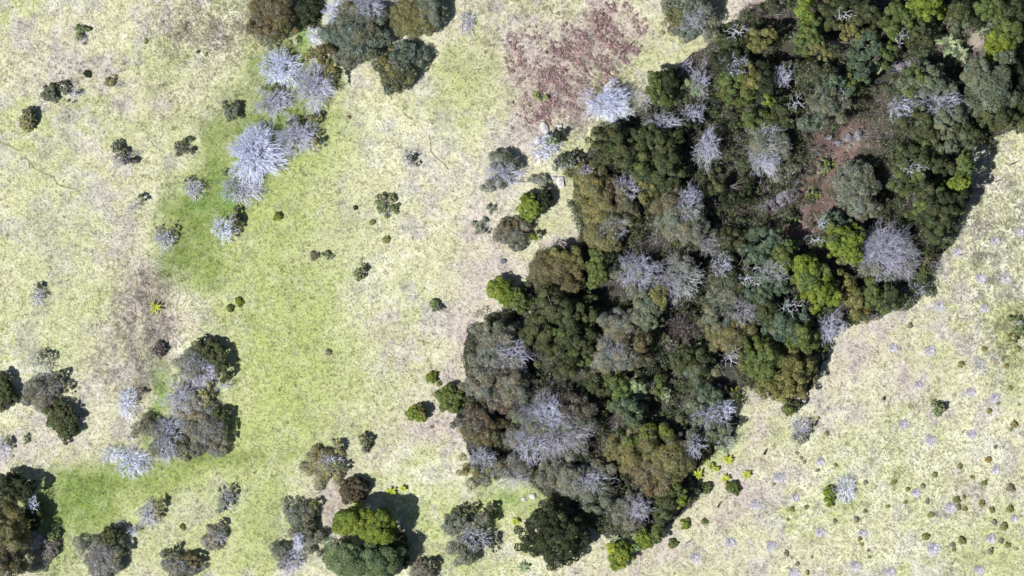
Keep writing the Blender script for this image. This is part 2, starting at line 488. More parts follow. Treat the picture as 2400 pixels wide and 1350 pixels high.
def crown_leafy(cx, cy, rx, ry, z0, z1, pal, dens, rr, style='clump'):
    """leafy crown (metres, local). z0 bottom, z1 top of the crown"""
    f = harm(rr)
    Rm = math.sqrt(rx * ry)
    if style == 'clump':
        rc = min(max((.20 if z1 > 2.6 else .15) * Rm, .17), .60); ll, lw = .25, .17; cov = 1.25; sp = 1.5
    elif style == 'bigclump':
        rc = min(max(.27 * Rm, .35), 1.15); ll, lw = .24, .16; cov = 1.9; sp = 1.15
    elif style == 'wisp':
        rc = min(max(.22 * Rm, .28), .8); ll, lw = .55, .085; cov = 1.0; sp = 1.35
    elif style == 'dense':
        rc = min(max(.18 * Rm, .20), .45); ll, lw = .22, .15; cov = 1.5; sp = 1.3
    ll = min(ll, .14 + .13 * Rm)
    n = max(4, int(rx * ry * 3.1416 / (rc * rc * sp)))
    i = np.arange(n) + .5
    r = np.sqrt(i / n) * .93; th = i * 2.39996 + rr.uniform(0, 6.28)
    r = np.clip(r + rr.normal(size=n) * .06, 0, 1.02) + (rr.random(n) < .07) * (r > .8) * rr.uniform(.05, .22, n); th = th + rr.normal(size=n) * .12
    keep = rr.random(n) < dens
    if dens < .9:                                  # thin crowns go in sprays, not evenly
        nn = vnoise(r * np.cos(th) * 2.2 + 9, r * np.sin(th) * 2.2 + rr.uniform(0, 50), 5)
        keep = nn < np.quantile(nn, dens)
    r, th = r[keep], th[keep]
    fr = f(th)
    X = (rx - rc * .5) * r * np.cos(th) * fr; Y = (ry - rc * .5) * r * np.sin(th) * fr
    rz = z1 - z0 - rc
    Z = z0 + rz * np.sqrt(np.clip(1 - r ** 2.4, 0.02, 1)) * rr.uniform(.80, 1.10, len(r)) - rc * .1
    if z1 > 3.2 and style in ('clump', 'wisp'):
        lob = vnoise(X / (2.6 * rc) + 40, Y / (2.6 * rc) + rr.uniform(0, 90), 3)
        Z = Z - rz * .34 * np.clip((.55 - lob) * 3, 0, 1)
    # lower skirt of clumps seen at the crown's side
    m = int(6.2832 * Rm / (rc * 1.7) * min(dens, 1))
    if dens >= .9 and rz > rc:
        t2 = rr.uniform(0, 6.28, m)
        X = np.concatenate([X, (rx - rc * .7) * .9 * np.cos(t2) * f(t2)]); Y = np.concatenate([Y, (ry - rc * .7) * .9 * np.sin(t2) * f(t2)])
        Z = np.concatenate([Z, z0 + rz * rr.uniform(.0, .35, m)])
    C = np.stack([X + cx, Y + cy, Z], 1)
    k = len(C)
    rcs = rc * rr.uniform(.6, 1.3, k)
    per = np.maximum(8, (4 * 3.1416 * rcs ** 2 * .7 * cov / (ll * lw * .6))).astype(int)
    per = np.minimum(per, 520)
    idx = np.repeat(np.arange(k), per); nl = len(idx)
    D = rr.normal(size=(nl, 3)); D[:, 2] = np.abs(D[:, 2]) * 1.1 - .25
    D /= np.linalg.norm(D, axis=1, keepdims=True)
    rad = rcs[idx] * rr.uniform(.55, 1.06, nl) ** .6
    sq = np.array([1, 1, .85])
    P = C[idx] + D * rad[:, None] * sq
    P[:, 2] = np.maximum(P[:, 2], .05)
    N = D * .9 + rr.normal(size=(nl, 3)) * .42 + np.array([0, 0, .35])
    a, b = np.array(PAL[pal][0]), np.array(PAL[pal][1])
    tone = np.clip(rr.normal(.5, .20, k)[idx] + rr.normal(0, .18, nl), 0, 1.15)
    c = a + (b - a) * tone[:, None]
    if style == 'wisp':                            # fine dry twiglets among the needles
        dry = rr.random(nl) < (.24 if pal in ('gb', 'gg', 'br', 'bl') else .12)
        c = np.where(dry[:, None], np.array([.32, .305, .285]) * rr.uniform(.5, 1.25, nl)[:, None], c)
    if z1 < 2.6 and style != 'dense':              # open little shrubs: lightened leaves mixed with bare twiglets
        c = c * 1.45
        dry = rr.random(nl) < .22
        c = np.where(dry[:, None], np.array([.36, .35, .33]) * rr.uniform(.5, 1.2, nl)[:, None], c)
    hue = rr.normal(0, .06, k)[idx]
    c = c * np.stack([1 + hue, np.ones(nl), 1 - hue], 1)
    Vv, F = leaf_faces(P, N, ll, lw, rr, style == 'wisp')
    return Vv, F, np.repeat(c, 4, axis=0), C


def tubes(P0, P1, r0, r1, col, sides=3):
    n = len(P0)
    D = P1 - P0; D /= np.linalg.norm(D, axis=1, keepdims=True) + 1e-9
    A = np.cross(D, np.array([.13, .31, .94])); A /= np.linalg.norm(A, axis=1, keepdims=True) + 1e-9
    B = np.cross(D, A)
    ring0, ring1 = [], []
    for s in range(sides):
        t = 2 * math.pi * s / sides
        o = A * math.cos(t) + B * math.sin(t)
        ring0.append(P0 + o * r0[:, None]); ring1.append(P1 + o * r1[:, None])
    Vv = np.stack(ring0 + ring1, 1).reshape(-1, 3)
    base = np.arange(n) * 2 * sides
    F = np.concatenate([np.stack([base + s, base + (s + 1) % sides, base + sides + (s + 1) % sides, base + sides + s], 1)
                        for s in range(sides)])
    return Vv, F, np.repeat(col, 2 * sides, axis=0)


def bent(A, B, r0, r1, rr, wob, nseg=3):
    """bent chains from A to B"""
    n = len(A); L = np.linalg.norm(B - A, axis=1, keepdims=True)
    off = rr.normal(size=(n, 3)) * L * wob
    out = []; prev = A
    for k in range(1, nseg + 1):
        t = k / nseg
        q = A + (B - A) * t + off * math.sin(math.pi * t) + (rr.normal(size=(n, 3)) * L * wob * .35 if k < nseg else 0)
        out.append((prev, q, r0 + (r1 - r0) * (k - 1) / nseg, r0 + (r1 - r0) * t)); prev = q
    return out


def dome(n, rr, f, rx, ry, H, s0, s1, jit=.05):
    i = np.arange(n) + .5
    r = np.sqrt(i / n); th = i * 2.39996 + rr.uniform(0, 6.28) + rr.normal(size=n) * .5 / (1 + np.sqrt(n))
    r = np.clip(r + rr.normal(size=n) * jit, .02, 1)
    sc = rr.uniform(s0, s1, n); g_ = f(th)
    z = np.sqrt(np.clip(1 - r ** 2 * .93, .03, 1))
    return np.stack([rx * r * np.cos(th) * g_ * sc, ry * r * np.sin(th) * g_ * sc, H * z * sc], 1)


def bare(cx, cy, rx, ry, z0, z1, colk, dens, rr, thick=1.0, levels=3):
    """bare branching crown: limbs fan out from the root to tips spread over a whole dome"""
    Rm = math.sqrt(rx * ry); H = max(z1 - z0, .4); area = 3.1416 * rx * ry
    root = np.array([cx, cy, z0])
    f = harm(rr, 7, .11)
    snag = dens < .45
    if snag:
        n1, n2, n3 = 3, 7, 20
    else:
        n3 = int(area * (9.0 if thick > .9 else 6.5) * dens) + 14; n2 = max(9, int(n3 / 5)); n1 = max(6, int(n2 / 4.5))
    P1 = dome(n1, rr, f, rx, ry, H, .24, .42); P2 = dome(n2, rr, f, rx, ry, H, .5, .75); P3 = dome(n3, rr, f, rx, ry, H, .68, 1.04, .06)
    if not snag:
        q = vnoise(P3[:, 0] / (.28 * Rm) + 31, P3[:, 1] / (.28 * Rm) + rr.uniform(0, 80), 8)
        P3 = P3[q > np.quantile(q, .13)]; n3 = len(P3)

    def near(A, B):
        a = A / np.linalg.norm(A, axis=1, keepdims=True); b = B / np.linalg.norm(B, axis=1, keepdims=True)
        return np.argmax(a @ b.T + rr.normal(size=(len(A), len(B))) * .015, axis=1)
    p12 = near(P2, P1); p23 = near(P3, P2)
    k = thick
    ra = (.014 * Rm + .022) * k
    wob = .14 if snag else .08
    ends = [np.zeros((n1, 3)), P1[p12], P2[p23]]
    seg = []
    seg += bent(ends[0], P1, np.full(n1, ra * 1.5), np.full(n1, ra), rr, wob)
    seg += bent(ends[1], P2, np.full(n2, ra * .9), np.full(n2, ra * .55), rr, wob)
    seg += bent(ends[2], P3, np.full(n3, max(ra * .5, .02)), np.full(n3, .011), rr, wob * 1.3)
    # twigs from along the outer branches
    m = 5 if not snag else 2
    idx = np.repeat(np.arange(n3), m); t = rr.uniform(.25, 1, len(idx))[:, None]
    A = P2[p23][idx] * (1 - t) + P3[idx] * t
    d = P3[idx] - P2[p23][idx]; L = np.linalg.norm(d, axis=1, keepdims=True)
    d = d / (L + 1e-9) * .8 + rr.normal(size=d.shape) * .5
    Bq = A + d * np.clip(L * rr.uniform(.25, .6, (len(idx), 1)), .12, .8)
    seg += bent(A, Bq, np.full(len(idx), .016 * (.6 + .4 * k)), np.full(len(idx), .008), rr, .12, 2)
    P0 = np.concatenate([q[0] for q in seg]) + root; Pn = np.concatenate([q[1] for q in seg]) + root
    r0 = np.concatenate([q[2] for q in seg]); r1 = np.concatenate([q[3] for q in seg])
    if snag:
        r0 = r0 * 1.15; r1 = r1 * 1.2; colk = 's'
    P0[:, 2] = np.maximum(P0[:, 2], .03); Pn[:, 2] = np.maximum(Pn[:, 2], .03)
    c = np.array(DEADC[colk]) * (np.clip(rr.normal(1, .15, len(P0)), .5, 1.4) * np.clip(1.06 - (r0 - .015) * 6, .55, 1.06))[:, None]
    return tubes(P0, Pn, r0, r1, c)


def trunk_mesh(tops, h, rr, rad, colr=(.16, .14, .13)):
    """tapered trunk with limbs that reach the given crown points"""
    tops = np.asarray(tops)
    zf = min(np.min(tops[:, 2]) * .8, h * .4)
    P0, P1, r0, r1 = [], [], [], []
    cur = np.array([0., 0, -.3]); lean = np.array([tops[:, 0].mean(), tops[:, 1].mean(), 0]) * .25
    for k in range(3):
        nx_ = np.array([lean[0] * (k + 1) / 3, lean[1] * (k + 1) / 3, zf * (k + 1) / 3])
        P0.append(cur); P1.append(nx_); r0.append(rad * (1.25 - .18 * k)); r1.append(rad * (1.25 - .18 * (k + 1))); cur = nx_
    for t in tops:
        m1 = cur + (t - cur) * .35 + rr.normal(size=3) * .12 * h / 4; m2 = cur + (t - cur) * .7 + rr.normal(size=3) * .12 * h / 4
        for a, b, q0, q1 in ((cur, m1, .6, .45), (m1, m2, .45, .28), (m2, t, .28, .12)):
            P0.append(a); P1.append(b); r0.append(rad * q0); r1.append(rad * q1)
    P0, P1 = np.array(P0), np.array(P1)
    c = np.tile(np.array(colr), (len(P0), 1))
    return tubes(P0, P1, np.array(r0), np.array(r1), c, 6)


COUNT = [0]


def plant(name, label, cat, h, comps, group=None, spread=None, trunkcol=(.16, .14, .13), part=None):
    """comps: (style, palette, px, py, rx, ry[, density[, top height]])"""
    COUNT[0] += 1
    rr = np.random.default_rng(1000 + COUNT[0])
    wsum = sum(c[4] * c[5] for c in comps)
    bx = sum(c[2] * c[4] * c[5] for c in comps) / wsum; by = sum(c[3] * c[4] * c[5] for c in comps) / wsum
    X, Y = at(bx, by, h * .7)
    root = empty(name, (X, Y, gz1(X, Y)))
    tag(root, label, cat, group)
    leaf = {}; twig = []; tops = []
    low = h < 3.2
    leafy = any(c[0] not in ('bare', 'fine') for c in comps)
    for c in comps:
        st, pal, px, py, rx, ry = c[:6]
        dn = c[6] if len(c) > 6 and c[6] else 1.0
        hh = c[7] if len(c) > 7 else h
        lx, ly = (px - bx) / PX, (by - py) / PX
        rx, ry = rx / PX, ry / PX
        Rm = math.sqrt(rx * ry)
        zb = 0.0 if low else max(.25 * hh, hh - 1.5 * Rm)
        if st in ('bare', 'fine'):
            z0 = 0.0 if low else max(.12 * hh, hh - 1.3 * Rm)
            lv = 3
            if Rm < 1.0: lv = 2
            twig.append((lx, ly, z0, bare(lx, ly, rx, ry, z0, hh + (.35 + .05 * hh if leafy else 0), pal, dn, rr, 1.0 if st == 'bare' else .65, lv)))
        else:
            Vv, F, cc, C = crown_leafy(lx, ly, rx, ry, zb, hh, pal, dn, rr, st)
            leaf.setdefault(pal, []).append((Vv, F, cc))
            kk = min(len(C), 3 + int(Rm * 1.5))
            tops += list(C[rr.choice(len(C), kk, replace=False)])

    def join(L):
        o = 0; Vs, Fs, Cs = [], [], []
        for Vv, F, cc in L:
            Vs.append(Vv); Fs.append(F + o); Cs.append(cc); o += len(Vv)
        return np.concatenate(Vs), np.concatenate(Fs), np.concatenate(Cs)

    pn = part or ('foliage' if low else 'crown')
    for pal, L in leaf.items():
        Vv, F, cc = join(L)
        mesh_obj(pn, Vv, F, [M_LEAF], root, cc)
    if twig:
        Vv, F, cc = join([t[3] for t in twig])
        mesh_obj('bare_branches', Vv, F, [M_TWIG], root, cc)
    for t in twig:
        if t[2] > .3 or abs(t[0]) > .5:
            tops.append(np.array([t[0], t[1], t[2] + .1]))
    if not tops:
        tops = [np.array([twig[0][0] + .1, twig[0][1], .35 * h + .2])]
    Vv, F, cc = trunk_mesh(tops, h, rr, max(.035, .026 * h), trunkcol if leaf else tuple(DEADC['g']))
    mesh_obj('trunk', Vv, F, [M_BARK], root, cc)
    return root


# ================================================================== VEGETATION TABLE
B, D = 'broadleaf_tree', 'bare_tree'
T = [
 # ---- left field, scattered shrubs
 ('shrub', 'ragged green shrub of scattered sprigs near the upper left corner', 'shrub', 1.5, [('clump','gn',193,80,19,27,.5), ('fine','g',190,92,14,14,.5)]),
 ('shrub', 'rounded grey-green shrub at the left end of a sprawling shrub row', 'shrub', 1.9, [('dense','gg',116,219,20,22), ('clump','dg',122,204,8,8)]),
 ('shrub', 'sprawling thin dark shrub just right of a rounded grey-green one', 'shrub', 1.6, [('clump','dg',148,202,18,15,.6), ('clump','dk',166,216,34,22,.4), ('fine','l',172,218,24,17,.7)]),
 ('shrub', 'dark olive upright oval shrub near the left edge of the photo', 'shrub', 2.6, [('clump','ol',63,284,21,26), ('clump','dg',68,270,18,20)]),
 ('shrub', 'straggly olive sprig shrub right of the sprawling dark shrub', 'shrub', 1.2, [('clump','ol',258,188,16,20,.5), ('fine','g',276,200,18,12,.5)]),
 ('shrub', 'dark shrub with a grey bare middle in the upper left meadow', 'shrub', 2.0, [('clump','dg',277,352,24,22,.8), ('fine','g',285,370,30,26,.9), ('clump','pu',303,378,18,12,.5)]),
 ('shrub', 'loose ring of dark sprigs left of the big bleached tree', 'shrub', 1.6, [('clump','dg',434,345,32,28,.42), ('fine','b',430,350,22,20,.5)]),
 ('shrub', 'grey-olive shrub with a dark upper right rim above the big bleached tree', 'shrub', 2.2, [('dense','gg',541,260,24,22,.85), ('clump','dk',552,247,18,15,.6), ('fine','g',538,262,18,15,.7)]),
 # ---- bleached row
 (D, 'largest bleached bare tree with dense radiating branches', 'tree', 5.5, [('bare','w',598,360,78,80,1.35)]),
 (D, 'second largest bleached bare tree, starburst above the grey thicket', 'tree', 5.0, [('bare','w',657,157,52,60,1.2)]),
 (D, 'grey bare tree with a green leafy fringe on its right side', 'tree', 4.6, [('bare','l',735,200,58,64,1), ('clump','ol',778,165,22,34,.4), ('clump','ol',742,128,34,14,.5), ('clump','dg',785,190,8,26,.4)]),
 (D, 'grey bare tree at the lower left of the upper thicket', 'tree', 3.8, [('bare','l',642,238,54,44,1), ('clump','ol',640,210,22,10,.4)]),
 (D, 'grey twiggy tree with olive sprigs right of the largest bleached tree', 'tree', 3.6, [('bare','l',695,320,62,52,1), ('clump','ol',735,277,15,16,.6), ('clump','ol',742,330,10,30,.4), ('clump','dg',690,284,24,8,.4)]),
 ('bare_shrub', 'grey-lilac bare shrub just below the largest bleached tree', 'shrub', 2.8, [('bare','l',565,444,58,42,1), ('clump','dg',530,402,12,10,.5)]),
 ('bare_shrub', 'small grey bare shrub on the dark green grass left of the bleached row', 'shrub', 2.2, [('bare','l',452,442,31,31,1), ('clump','dk',440,420,16,9,.5)]),
 ('shrub', 'pale bare shrub with dark foliage on its right, above the meadow', 'shrub', 3.0, [('bare','w',524,535,35,40,1), ('clump','dg',553,520,18,32,.7)]),
 ('bare_shrub', 'grey-white bare shrub with a few dark sprays for shade on the olive grass', 'shrub', 2.4, [('bare','l',383,562,34,32,1), ('clump','dk',405,545,9,28,.5), ('clump','dk',368,534,10,5,.5)]),
 ('shrub', 'small pale twiggy shrub with dark sprays as shade on its upper right', 'shrub', 2.2, [('fine','gg',313,487,20,24,1), ('clump','dk',334,466,17,17,.7)]),
 ('shrub', 'small blue-grey bare shrub with dark sprigs for shade at far left of mid meadow', 'shrub', 2.0, [('bare','l',86,696,22,26,.8), ('clump','dk',90,672,18,15,.6), ('clump','dk',103,693,7,12,.5)]),
 ('shrub', 'near-black dense bush on bare lilac soil in the left field', 'shrub', 1.5, [('clump','pu',374,819,19,16), ('fine','b',362,824,18,14,.6)]),
 # ---- lower left
 ('shrub', 'grey shrub with a dark diagonal edge in the lower left field', 'shrub', 3.0, [('fine','gg',92,853,38,36,.9), ('clump','dk',105,835,28,22,.5), ('clump','dk',140,880,22,34,.75), ('clump','dk',155,905,20,24,.6), ('fine','g',120,900,38,26,.8)]),
 (B, 'round grey-brown tree touching the dark green one at lower left', 'tree', 3.8, [('wisp','gb',95,922,48,43), ('fine','g',100,920,38,34,.8)]),
 (B, 'round dark green tree with dense crown at lower left', 'tree', 4.2, [('dense','dg',144,986,40,44), ('clump','dk',155,960,24,20)]),
 (B, 'dark green tree cut by the left edge beside the grey-brown tree', 'tree', 4.2, [('dense','dg',4,918,32,44)]),
 ('bare_shrub', 'thin pale grey shrub with dark shade sprigs cut by the left edge', 'shrub', 2.0, [('bare','l',6,1045,28,34,.7), ('clump','dk',20,1040,18,34,.3)]),
 ('shrub', 'tiny thin green sprig beside the faint cattle trail at left', 'shrub', .8, [('clump','gn',63,1028,9,14,.5)]),
 (B, 'huge brown-green tree at the bottom left corner', 'tree', 9.5, [('wisp','ol',8,1240,54,82), ('wisp','bo',2,1320,58,64)]),
 (B, 'dark tree above the huge corner tree at left edge', 'tree', 6.5, [('clump','dk',22,1140,44,34), ('clump','dk',64,1150,22,24,.8)]),
 (B, 'leafy tree behind the huge corner tree, coloured dark for its shadow', 'tree', 4.5, [('clump','dk',78,1210,26,34,.9)]),  # near-black leaves carry the shadow of the corner tree in their colour
 ('bare_shrub', 'white bare bush standing against black shade near the corner tree', 'shrub', 5.4, [('bare','w',77,1177,18,26,1)]),
 ('shrub', 'grey-brown bush with green edge right of the huge corner tree', 'shrub', 3.0, [('bare','l',88,1275,22,30,.8), ('wisp','br',105,1290,34,34,.8), ('fine','g',98,1290,32,32,.8), ('clump','gn',122,1257,16,20,.6), ('clump','dk',132,1285,7,24,.6)]),
 (B, 'large round grey-brown tree with dark rim at the bottom left', 'tree', 4.6, [('wisp','gb',238,1305,52,60), ('fine','g',236,1308,44,50,1), ('clump','dg',262,1258,34,24,.9), ('clump','dk',285,1290,13,32,.7)]),
 (B, 'flat-topped grey-brown tree cut by the bottom edge', 'tree', 3.6, [('wisp','gb',422,1330,48,38), ('fine','g',420,1328,42,34,.9), ('clump','bo',448,1312,30,18,.6), ('clump','dg',402,1288,12,14,.5)]),
 ('shrub', 'small round grey shrub with lilac twigs above the bottom edge', 'shrub', 2.4, [('wisp','gb',502,1262,31,30), ('fine','l',510,1256,20,20,.9), ('clump','br',517,1228,14,9,.6)]),
 ('shrub', 'narrow grey shrub with dark sprays for shade at its right edge in the bottom meadow', 'shrub', 2.4, [('fine','l',528,1172,25,36,1), ('clump','gg',525,1180,22,26,.5), ('clump','dk',544,1160,10,34,.6), ('clump','dk',512,1150,8,12,.5)]),
 ('shrub', 'lilac bare shrub with olive fringe on its right, bottom meadow', 'shrub', 2.8, [('bare','l',345,1205,32,40,1), ('bare','l',312,1243,18,18,.9), ('clump','ol',372,1185,15,34,.5)]),
 ('bare_shrub', 'small faint lilac twiggy shrub left of the olive-fringed one', 'shrub', 1.3, [('fine','l',280,1228,14,16,.8)]),
 # group at centre left
 (B, 'dark green leafy tree topping the grey thicket left of centre', 'tree', 4.4, [('clump','dg',482,815,34,30,.85), ('clump','dg',520,860,22,40,.75), ('clump','dg',505,830,30,30,.8)]),
 ('bare_shrub', 'lilac bare shrub under the dark leafy tree', 'shrub', 3.6, [('bare','l',462,868,54,48,1), ('wisp','gb',450,860,50,44,.7), ('fine','gg',440,850,34,34,.8), ('fine','l',520,905,26,14,.6)]),
 ('bare_shrub', 'lilac-white bare shrub in the middle of the left thicket', 'shrub', 3.2, [('bare','l',422,930,48,46,1.1), ('wisp','gb',445,935,44,42,.8)]),
 ('shrub', 'olive leafy bush beside the lilac-white bare shrub', 'shrub', 2.8, [('clump','ol',478,925,24,42,.55), ('wisp','bo',440,975,30,16,.6)]),
 (D, 'silver-grey bushy tree left of the dark brown dome', 'tree', 3.8, [('bare','l',392,1025,50,56,1.1), ('wisp','gb',380,1030,54,52,.8), ('wisp','gg',440,1055,34,26,.7), ('clump','dk',415,1040,18,22,.3)]),
 (B, 'dark brown domed tree at the right end of the left thicket', 'tree', 4.4, [('wisp','gb',485,1012,56,54), ('fine','g',490,1005,38,38,.9), ('clump','dg',516,980,22,26,.8), ('clump','dk',530,1012,9,36,.8)]),
 ('bare_shrub', 'white sprawling bare shrub with long arms at the thicket tip', 'shrub', 2.6, [('bare','w',262,1066,34,26,1), ('bare','w',308,1085,48,40,1.1), ('bare','l',338,1085,28,24,.7)]),
 ('bare_shrub', 'white bare shrub alone on green grass left of the thicket', 'shrub', 2.6, [('bare','w',297,945,32,42,1.1)]),
 ('shrub', 'dark sprig bush just above the white sprawling shrub', 'shrub', 2.0, [('clump','dk',312,1008,12,16,.6), ('fine','g',300,1025,12,14,.7)]),
 ('shrub', 'dark thin bush touching the upper right of the lone white shrub', 'shrub', 1.2, [('clump','bo',330,918,18,9,.45), ('fine','b',325,918,18,9,.8)]),
 # centre meadow
 ('shrub', 'pale green thin round shrub in the middle meadow', 'shrub', 1.6, [('clump','gn',906,480,28,33,.6), ('fine','g',905,488,22,22,.6)]),
 ('shrub', 'compact dark green sprig shrub in the middle meadow', 'shrub', 1.8, [('clump','gn',840,644,15,15,.8), ('clump','dg',851,631,11,11,.8)]),
 ('shrub', 'small green shrub right of a brown tuft in the meadow', 'shrub', 1.0, [('clump','gn',765,596,13,12,.7)]),
 ('shrub', 'small brown-grey tuft left of a small green shrub in the meadow', 'shrub', .8, [('clump','br',735,599,12,12,.7)]),
 ('shrub', 'small green-topped shrub right of the meadow near the wood', 'shrub', 1.5, [('clump','gn',1018,711,12,12,.9), ('dense','gg',1024,722,14,10,.7)]),
 ('shrub', 'grey-blue shrub with dark shade sprays, alone below the upper trail', 'shrub', 2.0, [('fine','l',952,372,20,26,.9), ('clump','dk',962,372,16,22,.5), ('clump','dk',974,386,9,7,.5)]),
 ('shrub', 'grey-green ragged thin shrub left of the brown domed bush', 'shrub', 1.4, [('clump','gg',1128,533,22,27,.45), ('fine','g',1128,533,16,20,.6)]),
 ('shrub', 'tiny grey-green shrub above the ragged thin one', 'shrub', .9, [('clump','gg',1150,486,14,11,.5)]),
 ('shrub', 'low grey leafless bush beside the pale grey dome', 'shrub', 1.3, [('wisp','gg',1268,422,26,16,.9), ('fine','g',1262,425,24,14,.6)]),
 (B, 'brown-grey domed bush with lime sprigs at its right edge', 'tree', 3.0, [('wisp','gb',1203,546,45,38), ('wisp','bo',1200,540,38,30), ('clump','yg',1250,556,12,10,.7)]),
 (B, 'bright lime-green round tree with black shadow, highest of the round green ones', 'tree', 3.8, [('dense','yg',1243,485,30,35)]),
 (B, 'dark leaf clump for the shadow right of the bright lime-green round tree', 'tree', 3.2, [('clump','dk',1275,467,22,24)]),  # cast shadow of the lime-green tree, built as a dark clump
 (D, 'pale grey domed tree beside the rocky outcrop', 'tree', 3.4, [('fine','l',1176,402,50,50,1.4), ('wisp','gg',1180,380,44,28,.8), ('wisp','gg',1160,430,36,20,.5)]),
 ('shrub', 'yellow-green tree bush on bare soil left of the large dark wood', 'tree', 3.8, [('dense','yg',1178,683,34,34), ('clump','gn',1208,700,32,34,.9)]),
 (B, 'small round bright green tree nearest the left wood edge', 'tree', 3.8, [('dense','gn',1056,933,34,36), ('clump','yg',1050,925,28,28,.7)]),
 (B, 'small olive-green round tree with a round black shadow', 'tree', 3.4, [('dense','yg',976,970,21,21), ('clump','ol',988,966,16,18)]),
 ('shrub', 'yellow-green small shrub above the round bright green tree', 'shrub', 1.6, [('dense','yg',1012,885,14,14)]),
 ('shrub', 'small upright dark green shrub right of the grey-centred bush', 'shrub', 2.2, [('clump','dg',858,1035,15,22,.9), ('wisp','gg',850,1052,14,12,.6)]),
 ('shrub', 'olive ring bush with a lilac bare centre', 'shrub', 2.8, [('wisp','ol',760,1092,54,46,.9), ('bare','w',768,1082,32,26,1.2), ('clump','ol',790,1048,20,16,.6), ('clump','dg',806,1095,9,14,.7)]),
 (B, 'dark brown dense round tree with black shadow above the big green tree', 'tree', 4.0, [('dense','br',828,1150,37,33)]),
 (B, 'tall olive-green cauliflower crown casting the longest shadow', 'tree', 8.5, [('bigclump','yg',825,1222,40,38), ('bigclump','yg',878,1235,46,44)]),
 (B, 'grey-green cauliflower crown cut by the bottom edge', 'tree', 8.0, [('bigclump','mg',820,1314,60,50), ('bigclump','mg',882,1322,54,50)]),
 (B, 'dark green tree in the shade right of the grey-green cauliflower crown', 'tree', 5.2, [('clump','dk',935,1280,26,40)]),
 (B, 'dark grey-green bush left of the cauliflower crowns', 'tree', 3.4, [('wisp','gg',705,1215,44,48,.9), ('clump','dg',715,1235,28,32,.5), ('clump','ol',735,1185,14,14,.6), ('wisp','gb',735,1265,34,34,.7)]),
 (D, 'lilac bare tree below the dark grey-green bush at the bottom', 'tree', 3.4, [('bare','w',698,1268,18,34,1), ('bare','l',680,1315,38,38,1), ('wisp','gg',660,1300,32,40,.5)]),
 (B, 'brown tree stump-round crown at the bottom edge right of the cauliflower crowns', 'tree', 3.4, [('wisp','gb',992,1338,32,28), ('clump','dk',1012,1322,18,20,.8)]),
 (B, 'blue-grey open crowned tree with ring gaps near the bottom', 'tree', 5.0, [('wisp','gg',1065,1225,36,24,.9), ('wisp','gg',1120,1225,32,30,.8), ('wisp','gg',1085,1290,36,46,.75), ('wisp','bl',1110,1270,26,30,.6), ('fine','l',1105,1260,50,50,.7), ('clump','dk',1140,1225,18,18,.7)]),
 ('shrub', 'dark green sprig shrub above the blue-grey open tree', 'shrub', 2.4, [('clump','dg',1080,1195,22,14,.6), ('clump','dg',1110,1190,10,14,.6)]),
 ('shrub', 'dark pointed shrub at lower right of the blue-grey open tree', 'shrub', 2.4, [('clump','dk',1153,1270,14,22,.6)]),
 ('shrub', 'dark green shrub on the bright green grass by the wood', 'shrub', 2.2, [('clump','dg',1152,1190,14,14,.7)]),
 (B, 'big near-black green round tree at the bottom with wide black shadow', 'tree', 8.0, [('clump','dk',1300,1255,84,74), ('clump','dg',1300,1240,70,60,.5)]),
 # top centre
 (B, 'olive-brown broad tree at the top, left of the black shade', 'tree', 6.5, [('wisp','bo',635,30,68,62), ('wisp','ol',650,60,52,48,.7)]),
 (B, 'black-green leaf mass for the shadow at the top right of the olive-brown tree', 'tree', 4.0, [('clump','dk',722,20,34,44)]),  # dark foliage put where the olive-brown tree's shadow lies
 ('bare_shrub', 'small white bare bush between the two broad top trees', 'shrub', 3.2, [('bare','w',738,82,24,34,1)]),
 (D, 'blue-white bare tree leaning on the grey-green top tree', 'tree', 4.5, [('bare','w',782,28,34,42,1.1)]),
 (B, 'broad grey-green tree at the top with lilac upper side', 'tree', 6.5, [('wisp','bl',838,80,78,72), ('wisp','gg',830,75,76,70), ('fine','l',860,15,50,34,1), ('clump','bo',760,125,36,26,.6)]),
 (B, 'olive-green tree at the top, third of the top row', 'tree', 5.5, [('wisp','ol',965,25,56,58), ('wisp','gg',1010,20,40,60), ('wisp','ol',985,50,50,36,.7)]),
 (B, 'dark green oval tree alone under the top row', 'tree', 5.5, [('wisp','bl',948,140,48,50), ('wisp','dg',928,168,50,48), ('wisp','ol',930,160,44,44,.6)]),
 ('bare_shrub', 'small lilac starburst bush near the top centre', 'shrub', 2.0, [('bare','l',1092,52,27,31,1.1)]),
 (B, 'pale grey-green tree at the top centre right with lilac middle', 'tree', 5.0, [('wisp','gg',1620,25,84,60), ('fine','l',1625,45,48,36,1.2), ('wisp','ol',1570,40,50,44,.5)]),
 # rocky outcrop + upper wood edge
 ('bare_shrub', 'dead pale tree with a dark clump for its split shadow on the outcrop', 'shrub', 2.6, [('bare','w',1275,345,34,44,.7), ('clump','pg',1292,330,18,18,.5), ('clump','dk',1310,315,20,16,.6)]),  # the dark clump imitates the black shadow on the rock
 ('shrub', 'dark grey dense bush at the foot of the outcrop', 'shrub', 2.2, [('clump','dk',1335,372,30,22,.9), ('wisp','gg',1320,385,28,16,.6)]),
 (D, 'brilliant white bare tree at the wood upper left edge', 'tree', 4.6, [('bare','w',1425,238,60,58,1.3)]),
 (D, 'smaller grey bare tree right of the brilliant white one', 'tree', 3.6, [('fine','gg',1508,236,34,32,1.1)]),
 (B, 'compact dark green tree with black right half on the upper wood edge', 'tree', 6.0, [('clump','gn',1535,200,22,36), ('clump','dk',1565,195,26,36), ('clump','gn',1555,235,24,16,.8)]),
 (D, 'pale grey fine-twigged tree between the dark trees of the upper wood', 'tree', 4.2, [('fine','l',1640,190,38,38,1.2), ('wisp','pg',1628,205,34,24,.5)]),
